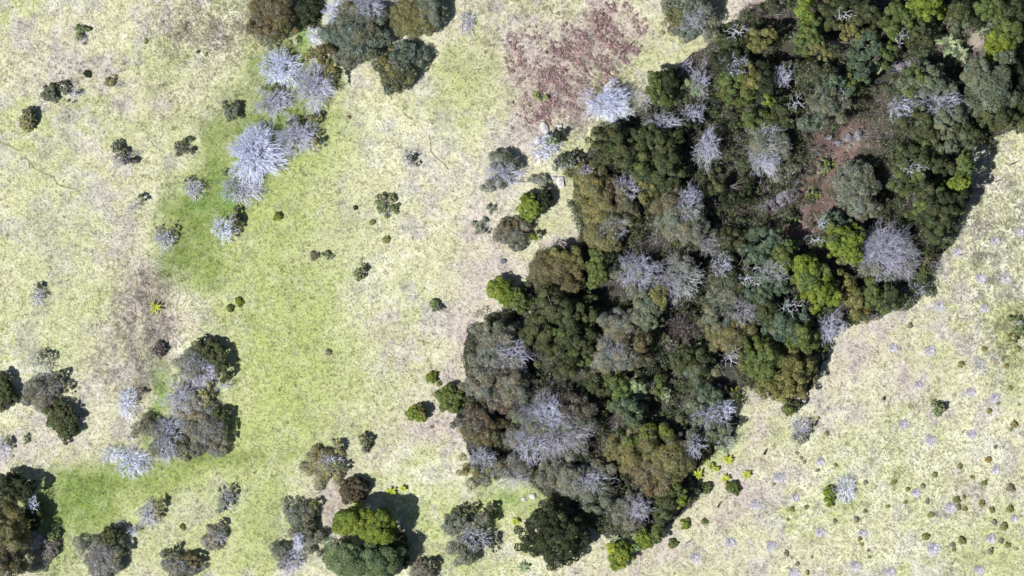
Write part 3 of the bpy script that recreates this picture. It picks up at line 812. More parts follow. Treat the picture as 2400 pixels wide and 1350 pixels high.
 ('bare_shrub', 'small bleached twig bush on the paler grass of the upper wood edge', 'shrub', 2.6, [('fine','l',1610,155,22,20,1)]),
 (B, 'dark broad tree at the upper wood edge with grey twigs showing', 'tree', 7.0, [('clump','dg',1735,105,52,44,.9), ('clump','dk',1715,140,52,34,.9), ('clump','ol',1780,90,40,34,.8), ('fine','l',1722,150,36,34,.7)]),
 (D, 'white dead snag reaching over the top of the dark broad tree', 'tree', 8.0, [('bare','w',1722,75,34,24,.4)]),
 (B, 'olive-lit broad tree on the upper wood flank', 'tree', 7.5, [('clump','gn',1730,205,52,52,.85), ('clump','ol',1760,185,44,44,.6), ('clump','yg',1795,232,22,20,.5), ('clump','dk',1790,190,36,46)]),
 (B, 'bushy green tree between the olive-lit tree and the gully', 'tree', 6.0, [('clump','gn',1775,285,40,28,.8), ('clump','dg',1830,270,44,40,.8)]),
 (B, 'big dark green oak-like crown, largest of the upper wood', 'tree', 8.5, [('clump','dg',1450,345,66,58,.95), ('clump','dg',1530,340,74,58,.9), ('clump','dg',1560,390,60,54,.85), ('clump','gn',1480,370,66,48,.35)]),
 (B, 'dark crown under the big dark oak-like one', 'tree', 7.0, [('clump','dg',1520,430,50,42,.9), ('clump','ol',1510,445,44,34,.4)]),
 (D, 'drooping silver bare tree right of the big dark crown', 'tree', 7.0, [('bare','l',1658,342,32,50,1.1), ('fine','gg',1650,360,34,40,.8)]),
 (D, 'pale lilac twigs tree along the top of the big dark crown', 'tree', 6.0, [('fine','l',1555,285,46,26,1.1), ('bare','l',1625,265,34,26,.8), ('clump','dk',1600,290,50,22,.5)]),
 (B, 'dark green tree beside the black hollow in the wood', 'tree', 5.5, [('clump','dg',1672,425,30,50,.6), ('clump','dk',1725,470,50,26,.6), ('clump','dk',1745,430,20,30,.6)]),
 (B, 'large olive wispy tree on the wood left flank', 'tree', 7.0, [('wisp','ol',1392,440,54,56), ('wisp','ol',1420,515,66,70), ('wisp','bo',1440,470,60,60,.8), ('fine','g',1430,530,50,50,.5)]),
 (D, 'lilac twig tree overlapping the olive wispy tree', 'tree', 6.6, [('fine','l',1470,440,38,44,1), ('fine','l',1375,400,22,16,.6)]),
 (B, 'brown-grey wispy tree with pale bare heart in mid wood', 'tree', 7.0, [('wisp','gg',1600,505,68,64,.8), ('wisp','bo',1570,470,50,46,.6), ('bare','l',1612,480,36,60,.8), ('wisp','gb',1620,545,50,36,.8)]),
 (D, 'blue-grey fine-twigged tree above the boulders', 'tree', 6.5, [('fine','gg',1800,345,56,66,1.2), ('wisp','gg',1800,330,56,66,.55), ('fine','l',1790,380,44,40,.9)]),
 (D, 'twisted white snag at the upper gully', 'tree', 8.0, [('bare','w',1862,243,24,30,.35)]),
 (B, 'grey-green tree left of the red soil hollow', 'tree', 6.5, [('wisp','gg',1945,240,50,48,.9), ('clump','bl',1960,200,40,34,.5), ('wisp','bl',1900,285,40,24,.6)]),
 (D, 'blue-white leaning dead trunk in the upper gully', 'tree', 5.0, [('bare','w',1972,225,18,40,.4)]),
 # mid wood
 (B, 'brown-olive lumpy round tree at the wood left corner', 'tree', 6.5, [('bigclump','bo',1310,632,60,56), ('bigclump','ol',1325,610,44,36,.7)]),
 (B, 'small dark green round tree nested against the brown-olive lumpy one', 'tree', 5.8, [('dense','gn',1402,630,31,42), ('clump','dk',1430,612,20,26,.7)]),
 (D, 'pale grey fan-branched tree in mid wood', 'tree', 6.5, [('fine','l',1495,640,64,56,1.3), ('wisp','gg',1490,650,62,54,.5)]),
 (D, 'grey star-branched tree beside the stream', 'tree', 6.5, [('bare','g',1570,660,44,60,.8), ('fine','gg',1600,650,50,60,1), ('wisp','gb',1600,640,44,50,.4)]),
 (B, 'wide dark green tree filling the wood left centre', 'tree', 8.0, [('clump','dg',1310,730,62,52,.95), ('clump','dg',1345,790,72,72,.95), ('clump','dg',1260,790,52,56,.8), ('clump','gn',1320,780,66,60,.3)]),
 (B, 'grey-brown tree at the far left bulge of the wood', 'tree', 6.5, [('wisp','gb',1175,820,68,62,.95), ('wisp','gb',1165,900,70,62), ('fine','l',1185,830,60,52,1), ('wisp','gg',1150,775,44,34,.7), ('wisp','br',1160,915,66,56,.7)]),
 (B, 'brown velvety tree jutting from the wood lower left', 'tree', 6.0, [('wisp','br',1122,995,50,46), ('wisp','bo',1130,1010,50,44,.9)]),
 (B, 'brown-grey feathery tree in the wood centre', 'tree', 7.0, [('wisp','gb',1455,770,54,50), ('wisp','gb',1440,830,60,50), ('wisp','bo',1480,800,50,60,.6), ('fine','g',1440,820,50,46,.8)]),
 (B, 'olive-grey lumpy tree above the black ravine', 'tree', 6.5, [('bigclump','gg',1520,725,42,40,.9), ('bigclump','ol',1545,700,26,30,.8), ('bigclump','gg',1510,750,34,24,.7)]),
 (D, 'big dark grey tree with bright white inner branches', 'tree', 7.5, [('fine','g',1290,1000,106,84,1.4), ('bare','w',1290,975,48,48,1), ('wisp','gg',1290,1010,100,80,.6), ('wisp','br',1330,960,70,50,.6), ('fine','l',1240,1040,50,46,1)]),
 (D, 'grey-lilac feathery tree on the lower left wood fringe', 'tree', 5.0, [('fine','l',1130,1075,40,34,1), ('wisp','gb',1170,1095,80,46,.75), ('fine','g',1200,1110,60,40,.8), ('wisp','ol',1120,1100,54,30,.4)]),
 (B, 'large olive-gold feathery tree at the wood lower end', 'tree', 7.5, [('wisp','ol',1500,1060,74,62), ('wisp','ol',1570,1080,58,64), ('wisp','bo',1530,1110,74,46,.9), ('wisp','yg',1520,1050,80,60,.35)]),
 (D, 'lilac-grey twiggy tree left of the olive-gold tree', 'tree', 6.0, [('fine','l',1385,1130,60,42,1.2), ('wisp','gb',1350,1120,84,46,.9), ('wisp','gg',1400,1150,52,46,.8), ('clump','gg',1400,1180,40,34,.4)]),
 (B, 'grey twig tree at the lower wood end above the lime bush', 'tree', 5.5, [('wisp','gb',1475,1200,48,48,.9), ('fine','l',1490,1190,42,40,1.1)]),
 (B, 'dark green bush at the wood lower right corner', 'tree', 5.5, [('clump','dg',1563,1180,40,42), ('clump','gn',1585,1160,30,34,.6), ('clump','yg',1598,1176,15,18,.7)]),
 (D, 'grey thin tree on the right flank of the olive-gold tree', 'tree', 6.0, [('fine','l',1625,1045,28,40,1), ('wisp','gg',1615,1030,26,36,.6)]),
 (B, 'lime-yellow round bush at the bottom of the wood', 'tree', 3.4, [('dense','yg',1455,1302,32,32), ('clump','lime',1450,1300,28,28,.5)]),
 (B, 'green-yellow double bush beside the lime-yellow round one', 'tree', 3.6, [('dense','yg',1508,1266,24,26), ('dense','gn',1538,1250,18,20), ('clump','pg',1497,1285,14,9,.5)]),
 # green hollow
 (B, 'fresh green clumpy bush left of the dark pit', 'tree', 5.0, [('clump','gn',1445,905,52,38,.8), ('clump','dg',1405,905,42,34,.8), ('clump','bl',1470,960,44,34,.7), ('clump','pg',1480,900,26,26,.4)]),
 (B, 'pale green drooping bush between two black hollows', 'tree', 4.5, [('clump','pg',1500,930,26,46,.7), ('clump','gn',1545,905,20,26,.8), ('clump','pg',1560,925,16,22,.6)]),
 (B, 'dark mottled tree above the sandy bare patch', 'tree', 6.5, [('clump','dg',1630,855,48,44,.8), ('clump','gg',1650,880,50,40,.4), ('clump','dg',1600,840,34,30,.8)]),
 (B, 'silver-green airy tree at the right tip of the lower wood', 'tree', 5.5, [('clump','gg',1635,965,44,48,.75), ('clump','bl',1660,940,48,44,.6), ('clump','gg',1670,1005,44,30,.5), ('fine','l',1660,970,50,46,.7)]),
 (D, 'small white forked bare tree over black shade at the wood right tip', 'tree', 5.0, [('bare','w',1700,958,30,26,.6)]),
 ('shrub', 'pale silver bush below the airy silver-green tree', 'shrub', 2.6, [('fine','gg',1700,1035,34,30,.8), ('clump','pg',1685,1035,34,26,.35)]),
 # right wood
 (B, 'large olive-green tree at the lower right tip of the wood', 'tree', 7.5, [('clump','gn',1800,850,60,62,.95), ('clump','ol',1860,870,56,66,.95), ('clump','ol',1830,900,62,44,.8)]),
 (B, 'teal-green shaded tree in the right wood', 'tree', 6.8, [('clump','bl',1850,760,60,54,.95), ('clump','gn',1880,790,44,44,.8), ('fine','l',1850,720,40,30,.4)]),
 (B, 'blue-green tree with white twigs at mid right wood', 'tree', 6.5, [('clump','bl',1790,680,56,56,.9), ('clump','dg',1790,735,54,44,.8), ('fine','l',1770,650,34,40,.4)]),
 ('shrub', 'small green bush with lilac top at the wood lower right tip', 'shrub', 2.8, [('clump','gn',1850,958,22,16,.8), ('clump','dg',1870,948,14,10,.7), ('fine','l',1835,930,16,8,.8)]),
 (B, 'yellow-green clumpy tree in the heart of the right wood', 'tree', 8.0, [('clump','yg',1890,630,34,40,.95), ('clump','yg',1925,680,44,48,.95), ('clump','gn',1905,650,54,54,.6)]),
 (B, 'sunlit yellow-green tree below the white snag', 'tree', 8.0, [('clump','yg',1965,565,32,42,.95), ('clump','yg',1998,575,34,44,.95), ('clump','gn',1975,570,50,50,.6)]),
 (B, 'dark teal tree just above the sunlit yellow-green tree', 'tree', 6.0, [('clump','bl',1960,525,40,30,.9)]),
 (B, 'shaggy green tree left of the yellow-green pair', 'tree', 6.5, [('clump','gn',1838,600,40,44,.9), ('clump','bl',1800,560,44,36,.8)]),
 (D, 'wide silver-grey branching tree at the right wood edge', 'tree', 7.0, [('bare','l',2070,590,72,76,1.1), ('fine','g',2080,590,84,76,1.1), ('wisp','gg',2060,600,70,64,.45)]),
 (D, 'dim grey twig tree right of the silver-grey branching tree', 'tree', 5.5, [('fine','g',2125,600,40,54,1.2), ('wisp','gb',2125,610,34,46,.4)]),
 (B, 'green tree below the wide silver-grey one', 'tree', 6.0, [('clump','gn',2045,695,56,38,.95), ('clump','ol',2008,700,36,44,.9), ('clump','dg',2085,695,36,32,.9)]),
 ('bare_shrub', 'ice-blue low bush at the right wood edge', 'shrub', 2.0, [('bare','w',2148,679,38,21,1.3)]),
 ('shrub', 'small round green bush above the ice-blue bush', 'shrub', 2.6, [('dense','gn',2163,645,19,18)]),
 ('shrub', 'small olive bush above the small round green one', 'shrub', 2.6, [('clump','ol',2172,608,16,16,.8), ('clump','gn',2166,592,10,10,.8)]),
 ('shrub', 'pale ghostly bush right of the small round green one', 'shrub', 1.8, [('fine','gg',2190,630,26,24,.9)]),
 (D, 'lilac bare tree with curved arms at the wood right notch', 'tree', 5.0, [('bare','l',1950,765,30,44,.8), ('fine','l',1940,770,30,34,1.1)]),
 (B, 'soft grey-green round tree in the red soil hollow', 'tree', 6.0, [('wisp','gg',2010,435,54,62), ('wisp','gg',2020,480,46,40,.9)]),
 (B, 'dark green domed tree at the right wood edge with black shadow', 'tree', 9.0, [('clump','dg',2195,490,62,58,.95), ('clump','gn',2190,480,58,54,.35), ('clump','dk',2225,470,44,44,.6)]),
 ('shrub', 'grey-green low bush under the dark domed tree', 'shrub', 2.6, [('clump','gg',2218,550,22,22,.8)]),
 (B, 'tall dark crown above the dark domed tree', 'tree', 9.5, [('clump','dg',2160,375,66,56,.95), ('clump','gn',2150,400,56,60,.6), ('clump','dg',2140,430,44,36,.8), ('fine','l',2140,395,40,22,.5)]),
 (B, 'bright green narrow tree on the right wood edge', 'tree', 8.5, [('clump','gn',2260,385,20,36), ('clump','yg',2250,430,26,28,.9)]),
 (B, 'grey-green broad crown in the upper right wood', 'tree', 9.0, [('clump','gg',2180,200,66,50,.85), ('clump','gg',2210,270,68,52,.9), ('clump','dg',2150,290,52,44,.7), ('clump','gn',2140,190,34,40,.5), ('fine','l',2200,240,60,50,.5)]),
 (B, 'silvery cauliflower crown near the right edge', 'tree', 9.5, [('bigclump','gg',2325,215,62,62), ('bigclump','gg',2290,170,34,34), ('clump','dg',2340,280,54,30,.9)]),
 (B, 'green crown in shade on the right side of the upper wood', 'tree', 8.0, [('clump','gg',2225,330,56,34,.85), ('clump','dg',2250,300,44,34,.9)]),
 (B, 'dark crown touching the right edge below the bright green one', 'tree', 6.0, [('clump','dk',2392,190,34,60), ('clump','dg',2400,250,30,50)]),
 (B, 'bright green lumpy crown by the right edge', 'tree', 8.0, [('clump','yg',2345,105,40,42,.9), ('clump','gn',2360,70,46,44,.9), ('clump','gg',2350,135,34,20,.8)]),
 (B, 'green crown in the top right corner', 'tree', 8.5, [('clump','gn',2320,15,40,36,.9), ('clump','dg',2360,10,50,40,.9)]),
 (B, 'yellow-green sunlit crown at the top edge of the wood', 'tree', 9.0, [('clump','yg',2172,15,46,38,.98)]),
 (B, 'dark green crown left of the sunlit top crown', 'tree', 8.0, [('clump','gn',2105,50,46,50,.85), ('clump','dg',2150,75,44,30,.8)]),
 (B, 'dark grey crown right of the sunlit top crown', 'tree', 7.5, [('clump','dg',2248,35,40,40,.85), ('clump','gg',2250,50,30,24,.6), ('clump','dk',2290,50,30,24,.7)]),
 (B, 'mottled yellow-green crown left of the white twigs at the top', 'tree', 8.0, [('clump','yg',1888,30,28,40,.8), ('clump','gn',1895,85,36,44,.9), ('clump','ol',1920,120,34,20,.7)]),
 (D, 'white forked snag in the upper wood', 'tree', 9.0, [('bare','w',1975,38,28,24,.4)]),
 (B, 'shaded green crown around the white forked snag', 'tree', 7.0, [('clump','dg',1950,30,54,46,.85), ('clump','dg',2025,40,40,50,.85), ('clump','dk',2000,10,60,40,.7)]),
 (B, 'olive tree below the white forked snag', 'tree', 6.5, [('clump','ol',1995,80,40,30,.7), ('clump','bl',2030,110,44,36,.8), ('clump','ol',1905,105,20,20,.6)]),
 (D, 'curled white twigs tree right of the olive tree', 'tree', 8.0, [('bare','w',2110,85,24,34,.4)]),
 (B, 'green bush at the head of the gully beside the boulders', 'tree', 5.0, [('clump','bl',2015,165,38,34,.85), ('clump','gn',2000,190,40,28,.6), ('clump','gn',2070,120,40,30,.6)]),
 (B, 'dark tree in the shaded hollow left of the gully head', 'tree', 5.5, [('wisp','dg',1880,160,54,30,.7), ('wisp','dg',1930,180,44,34,.7)]),
 (B, 'dim green tree in the blurred hollow of mid wood', 'tree', 4.5, [('wisp','dg',1690,560,60,40,.9), ('wisp','gb',1650,545,54,30,.6)]),
 (B, 'grey-green shady tree right of the stream', 'tree', 6.0, [('wisp','dg',1710,650,48,54,.95), ('wisp','gg',1700,700,46,40,.7), ('clump','bl',1765,600,40,34,.7)]),
 (B, 'olive feathery tree in the lower middle of the right wood', 'tree', 5.5, [('wisp','ol',1715,790,56,50,.9), ('wisp','gg',1690,740,46,40,.7), ('clump','gn',1760,820,34,34,.5)]),
 (D, 'dead white tree with crooked arms on the wood lower right', 'tree', 8.5, [('bare','w',1712,835,34,28,.4)]),
 (D, 'crooked white snag above the teal tree', 'tree', 8.5, [('bare','w',1748,655,26,20,.4)]),
 (D, 'white snag lying over the red-brown hollow', 'tree', 7.0, [('bare','w',1912,562,32,18,.35)]),
 (D, 'thin white snag above the sunlit yellow-green tree', 'tree', 7.5, [('bare','w',1925,520,24,20,.3)]),
 (B, 'small green bush in the middle of the red soil hollow', 'tree', 2.0, [('clump','gn',1930,390,24,20,.5), ('clump','gn',1905,450,16,12,.5)]),
 (B, 'dim olive bush at the edge of the gully near the boulders', 'tree', 2.4, [('wisp','gg',1840,400,34,34,.6), ('clump','gn',1850,510,24,16,.5)]),
 # dark hollow growth
 (D, 'fine silver twig tree rising among the dark crowns of the upper wood', 'tree', 6.5, [('fine','l',1830,180,40,34,1)]),
 (D, 'grey feathery bare tree overlapping the blue-green tree', 'tree', 7.0, [('fine','gg',1810,640,44,40,.9), ('fine','l',1690,620,30,34,.7)]),
 (D, 'grey bare crown on the left side of the grey-green broad crown', 'tree', 8.5, [('fine','l',2110,250,38,34,.8)]),
 (D, 'ashen twig tree above the teal-green shaded tree', 'tree', 7.5, [('fine','g',1740,730,38,36,.9)]),
 ('shrub', 'dark purple-brown thicket of bare twigs added to blacken the ravine', 'shrub', 3.0, [('fine','b',1605,765,46,44,1.3), ('wisp','pu',1600,770,50,46,.8), ('clump','dk',1630,740,26,20,.6)]),  # added over the soil so the dark void reads purple-black
 ('shrub', 'red-brown dry bush in the ravine below the purple-brown thicket', 'shrub', 2.2, [('wisp','br',1560,800,30,20,.8), ('fine','b',1565,805,28,18,.9)]),
 (B, 'dim grey-green tree between the stream and the fan-branched tree', 'tree', 5.5, [('wisp','gg',1655,560,46,36,.7), ('fine','g',1660,575,36,30,.7)]),
 # right field
 ('bare_shrub', 'grey-lilac round bush off the wood tip with dark edge twigs', 'shrub', 2.0, [('bare','l',1874,1003,32,32,1), ('wisp','gg',1878,1025,24,18,.5), ('clump','dk',1900,995,9,12,.4)]),
 ('bare_shrub', 'bleached spiky bush in the right field', 'shrub', 1.8, [('bare','w',1984,1148,32,36,1.0)]),
 ('shrub', 'olive green mound joined to the left of the bleached spiky bush', 'shrub', 1.2, [('dense','yg',1945,1162,18,24,.8), ('fine','g',1955,1150,16,16,.6)]),
 ('shrub', 'bright green ragged shrub in the upper right field', 'shrub', 1.6, [('clump','gn',2198,958,20,19,.8), ('clump','dk',2212,952,6,8,.8)]),
 ('bare_shrub', 'pale grey leafless bush near the right edge', 'shrub', 1.2, [('fine','l',2296,860,22,26,1.1)]),
 ('shrub', 'loose olive bush cluster on the right edge of the photo', 'shrub', 1.4, [('clump','gn',2385,760,22,26,.5), ('clump','ol',2375,790,16,14,.5), ('fine','l',2388,755,12,10,.8)]),
 ('shrub', 'black-leaved low tree at the wood right corner', 'shrub', 2.6, [('clump','dk',2190,590,16,16,.7), ('fine','b',2160,560,30,18,.8), ('clump','dk',2150,560,30,14,.4)]),
 ('shrub', 'yellow-green pair of sprigs at the edge of the mauve bracken', 'shrub', 1.0, [('clump','yg',1258,224,11,10,.8), ('clump','yg',1278,228,9,8,.8)]),
 ('shrub', 'small dark olive bush below the outcrop left of the olive wispy tree', 'shrub', 1.2, [('clump','ol',1330,410,12,10,.7)]),
]
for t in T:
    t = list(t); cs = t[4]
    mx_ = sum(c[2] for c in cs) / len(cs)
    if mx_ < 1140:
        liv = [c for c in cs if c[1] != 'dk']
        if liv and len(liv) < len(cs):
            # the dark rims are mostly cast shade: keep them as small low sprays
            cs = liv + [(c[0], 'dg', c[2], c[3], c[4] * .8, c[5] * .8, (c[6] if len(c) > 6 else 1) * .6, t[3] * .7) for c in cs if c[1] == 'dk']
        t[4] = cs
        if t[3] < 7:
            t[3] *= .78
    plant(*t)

# ------------------------------------------------------------------ small bushes of the right field and elsewhere
LAND = [('the bleached spiky bush', 1980, 1150), ('the bright green ragged shrub', 2198, 958), ('the pale grey leafless bush', 2297, 860),
        ('the grey-lilac bush off the wood tip', 1874, 1003), ('the largest lilac mound', 2188, 1287), ('the bottom right corner', 2400, 1350),
        ('the wide silver-grey tree', 2075, 600), ('the ice-blue bush', 2148, 679), ('the dark domed tree', 2195, 490),
        ('the lime-yellow round bush', 1455, 1302), ('the dark bush at the wood corner', 1570, 1180), ('the olive-gold tree', 1525, 1075),
        ('the olive tree at the wood tip', 1830, 880), ('the ring bush with a lilac centre', 765, 1090), ('the largest bleached tree', 597, 360),
        ('the dark oval tree under the top row', 938, 155), ('the pale green thin shrub', 905, 480), ('the near-black bush', 372, 819),
        ('the sprawling thin dark shrub', 165, 215), ('the cauliflower crowns', 850, 1260), ('the boulders in the gully', 1815, 470),
        ('the soft grey-green round tree', 2010, 435), ('the rocky outcrop', 1300, 340), ('the silver-green airy tree', 1650, 960),
        ('the gully head', 2110, 150), ('the olive edge cluster', 2380, 770), ('the twin olive bushes', 2240, 1180), ('the yellow-green pale plants', 1665, 1100)]
DIRS = ['right of', 'above and right of', 'above', 'above and left of', 'left of', 'below and left of', 'below', 'below and right of']


def place_label(pre, px, py):
    cand = []
    for nm, lx, ly in LAND:
        d = math.hypot(px - lx, py - ly)
        if d < 8:
            continue
        k = int(round(math.atan2(ly - py, px - lx) / (math.pi / 4))) % 8
        dist = 'close' if d < 60 else ('a little way' if d < 120 else ('some way' if d < 200 else 'far'))
        cand.append((d, f"{pre} {dist} {DIRS[k]} {nm}"))
    cand.sort()
    for d, s in cand[:9]:
        if s not in USED and len(s.split()) <= 16:
            return s
    return cand[0][1]


def small_bush(px, py, r, pal, pre, h=None, group=None, name='bush', cat='bush'):
    COUNT[0] += 1
    rr = np.random.default_rng(5000 + COUNT[0])
    X, Y = at(px, py)
    Rm = r / PX
    h = h or Rm * 1.1
    Vv, F, cc, C = crown_leafy(0, 0, Rm * rr.uniform(.9, 1.15), Rm * rr.uniform(.9, 1.15), 0, h, pal, 1.0 if Rm < .6 else .92, rr, 'dense')
    tv, tf, tc = trunk_mesh(C[:3] if len(C) > 2 else C, h, rr, .03)
    o = mesh_obj(name, np.concatenate([Vv, tv]), np.concatenate([F, tf + len(Vv)]), [M_LEAF, M_BARK], None, np.concatenate([cc, tc]),
                 np.concatenate([np.zeros(len(F)), np.ones(len(tf))]))
    o.location = (X, Y, gz1(X, Y))
    tag(o, place_label(pre, px, py), cat, group)


SB = [(1938,1016,7),(2319,964,7),(2377,995,9,'a'),(2369,1007,6),(2317,1078,8,'a'),(2250,1093,7),(2191,1113,8),(2306,1133,8),(2369,1145,11,'g'),
      (2280,1118,5),(2028,1131,6,'g'),(2095,1130,7),(2128,1147,6),(2163,1139,7,'g'),(2173,1176,6,'g'),(2242,1172,9),(2247,1188,7),(2262,1193,6,'a'),(2301,1180,9),
      (2325,1196,8,'a'),(2367,1193,9),(2122,1177,5),(2082,1186,5),(2183,1208,8),(2330,1223,8,'g'),(2353,1235,11),(2169,1259,11),(2254,1268,11),(2233,1277,7,'g'),
      (2236,1288,6),(2347,1268,7,'g'),(2362,1278,8),(2322,1293,9,'g'),(2383,1287,4),(2015,1263,6),(2020,1276,5),(2035,1290,5,'a'),(2038,1306,5),(2008,1218,7,'g'),
      (1957,1222,6,'g'),(1890,1190,6,'g'),(1855,1194,7),(1960,1090,5),(1917,1102,5,'g'),(1867,1063,5,'g'),(1878,1073,4,'g'),(1885,1083,5,'g'),(1918,980,5),(2073,934,4,'d'),
      (2368,910,6),(2339,947,6),(2028,1198,6,'a'),(1815,1135,5),(1893,1342,6),(1868,1322,6,'g'),(1843,1297,7,'g'),(1903,1305,4),(2232,1322,4),(1848,1218,4),
      (2260,1165,5,'a'),(2333,1047,5,'g'),(2253,855,9),(2358,857,7,'a'),(2308,818,7,'a'),(2385,818,9),
      (205,173,8,'d'),(652,507,10,'y'),(561,707,9,'y'),(818,275,5,'a'),(770,826,7,'g'),(905,562,8),(872,521,6),(342,97,5),(465,120,4,'d'),(484,127,4),
      (833,487,5,'d'),(1012,1000,4,'a'),(428,1235,6,'n'),(540,722,8,'n'),(2133,763,8,'g'),(1718,1143,15,'n'),(1655,1143,14,'n'),(1607,1228,11,'y'),(1577,1273,10,'n'),(1650,1222,7,'n')]
KIND = {None: ('so', 'small olive bush'), 'a': ('sa', 'small amber-brown bush'), 'g': ('sg', 'small grey-brown tuft bush'), 'd': ('dk', 'tiny dark bush'),
        'y': ('yg', 'small yellow-green bush'), 'n': ('gn', 'small green bush')}
for s in SB:
    pal, pre = KIND[s[3] if len(s) > 3 else None]
    small_bush(s[0], s[1], s[2] * (.84 if s[0] > 1800 else 1.05), pal, pre, group='small bushes dotted over the grassland')


# lilac mounds: low leafless cushions
def mound(px, py, r):
    COUNT[0] += 1
    rr = np.random.default_rng(7000 + COUNT[0])
    X, Y = at(px, py); Rm = r / PX
    n = int(1500 * Rm * Rm) + 120
    a = rr.uniform(0, 6.28, n); q = np.sqrt(rr.random(n)) * (1 + .18 * np.cos(3 * a + rr.uniform(0, 6)) + .12 * np.cos(5 * a + 1)) * rr.uniform(.9, 1.05, n)
    P = np.stack([np.cos(a) * q * Rm * 1.05, np.sin(a) * q * Rm * .95, .04 + .30 * np.clip(1 - q ** 2, 0, 1) * rr.uniform(.3, 1, n)], 1)
    d = np.stack([np.cos(a), np.sin(a), rr.uniform(.0, 1.0, n)], 1) + rr.normal(size=(n, 3)) * .7
    d /= np.linalg.norm(d, axis=1, keepdims=True)
    P1 = P + d * rr.uniform(.12, .3, n)[:, None]; P1[:, 2] = np.maximum(P1[:, 2], .03)
    c = np.array([.62, .61, .66]) * np.clip(rr.normal(1, .16, n), .5, 1.4)[:, None]
    Vv, F, cc = tubes(P, P1, np.full(n, .02), np.full(n, .009), c)
    o = mesh_obj('twig_mound', Vv, F, [M_TWIG], None, cc)
    o.location = (X, Y, gz1(X, Y))
    if (px, py) == (2188, 1287):  # the largest
        lb = 'largest pale lilac mound of dry twigs in the lower right field'
    else:
        lb = place_label('pale lilac mound of dry twigs', px, py)
    tag(o, lb, 'dry mound', 'pale lilac twig mounds on the right field')


for m_ in [(2153,903,10),(2275,920,12),(2332,933,12),(2118,995,13),(2182,1033,13),(2277,1018,11),(1828,1120,13),(1862,1167,11),(1923,1248,12),
           (2023,1250,10),(1808,1280,13),(1860,1343,13),(2005,1327,13),(2087,1340,12),(2188,1287,17),(2228,1190,15),(2147,1155,11),(2333,1102,11),
           (2322,1263,12),(2295,1337,13),(2378,1217,9),(1770,1183,13),(1712,1273,13),(1628,1307,13),(2203,718,12),(2300,653,13),(2358,653,12),
           (2307,723,11),(2093,815,10),(2180,823,13),(2333,565,12),(2243,590,12),(2390,543,12),(1923,1082,10)]:
    mound(m_[0], m_[1], m_[2] * .86)


# ------------------------------------------------------------------ broad-leaved rosette plants
def rosette(px, py, r, n, pal, label, h=.9, wid=.3, name='leafy_plant', el0=.35, rad=None):
    COUNT[0] += 1
    rr = np.random.default_rng(9000 + COUNT[0])
    X, Y = at(px, py, h); Rm = r / PX
    a0, b0 = np.array(PAL[pal][0]), np.array(PAL[pal][1])
    Vs, Fs, Cs = [], [], []; o = 0
    for k in range(n):
        th = k * 2.39996 + rr.uniform(-.3, .3); L = Rm * rr.uniform(.7, 1.1); el = rr.uniform(el0, 1.1)
        t = np.linspace(0, 1, 7)
        rad_ = L * t ** .9
        z = h * .55 + np.sin(el) * h * (t * 1.3 - t * t * 1.25) + .02
        w_ = wid * np.sin(np.clip(t * .93 + .07, 0, 1) * math.pi) ** .7 * .5 * rr.uniform(.8, 1.2)
        dx, dy = math.cos(th), math.sin(th)
        ctr = np.stack([rad_ * dx, rad_ * dy, z], 1)
        sd_ = np.array([-dy, dx, 0])
        # left edge, midrib (lower), right edge
        Vv = np.concatenate([ctr + sd_ * w_[:, None] + [0, 0, .04], ctr, ctr - sd_ * w_[:, None] + [0, 0, .04]])
        i = np.arange(6)
        F = np.concatenate([np.stack([i, i + 1, i + 8, i + 7], 1), np.stack([i + 7, i + 8, i + 15, i + 14], 1)])
        Vs.append(Vv); Fs.append(F + o); o += len(Vv)
        Cs.append(np.tile(a0 + (b0 - a0) * rr.uniform(.2, 1.1), (21, 1)))
    sv, sf, sc = tubes(np.array([[0, 0, -.1]]), np.array([[0, 0, h * .6]]), np.array([.07]), np.array([.05]), np.array([[.2, .24, .09]]), 6)
    root = empty(name, (X, Y, gz1(X, Y)))
    tag(root, label, 'plant', None)
    mesh_obj('leaves', np.concatenate(Vs), np.concatenate(Fs), [M_LEAF], root, np.concatenate(Cs))
    mesh_obj('stem', sv, sf, [M_BARK], root, sc)


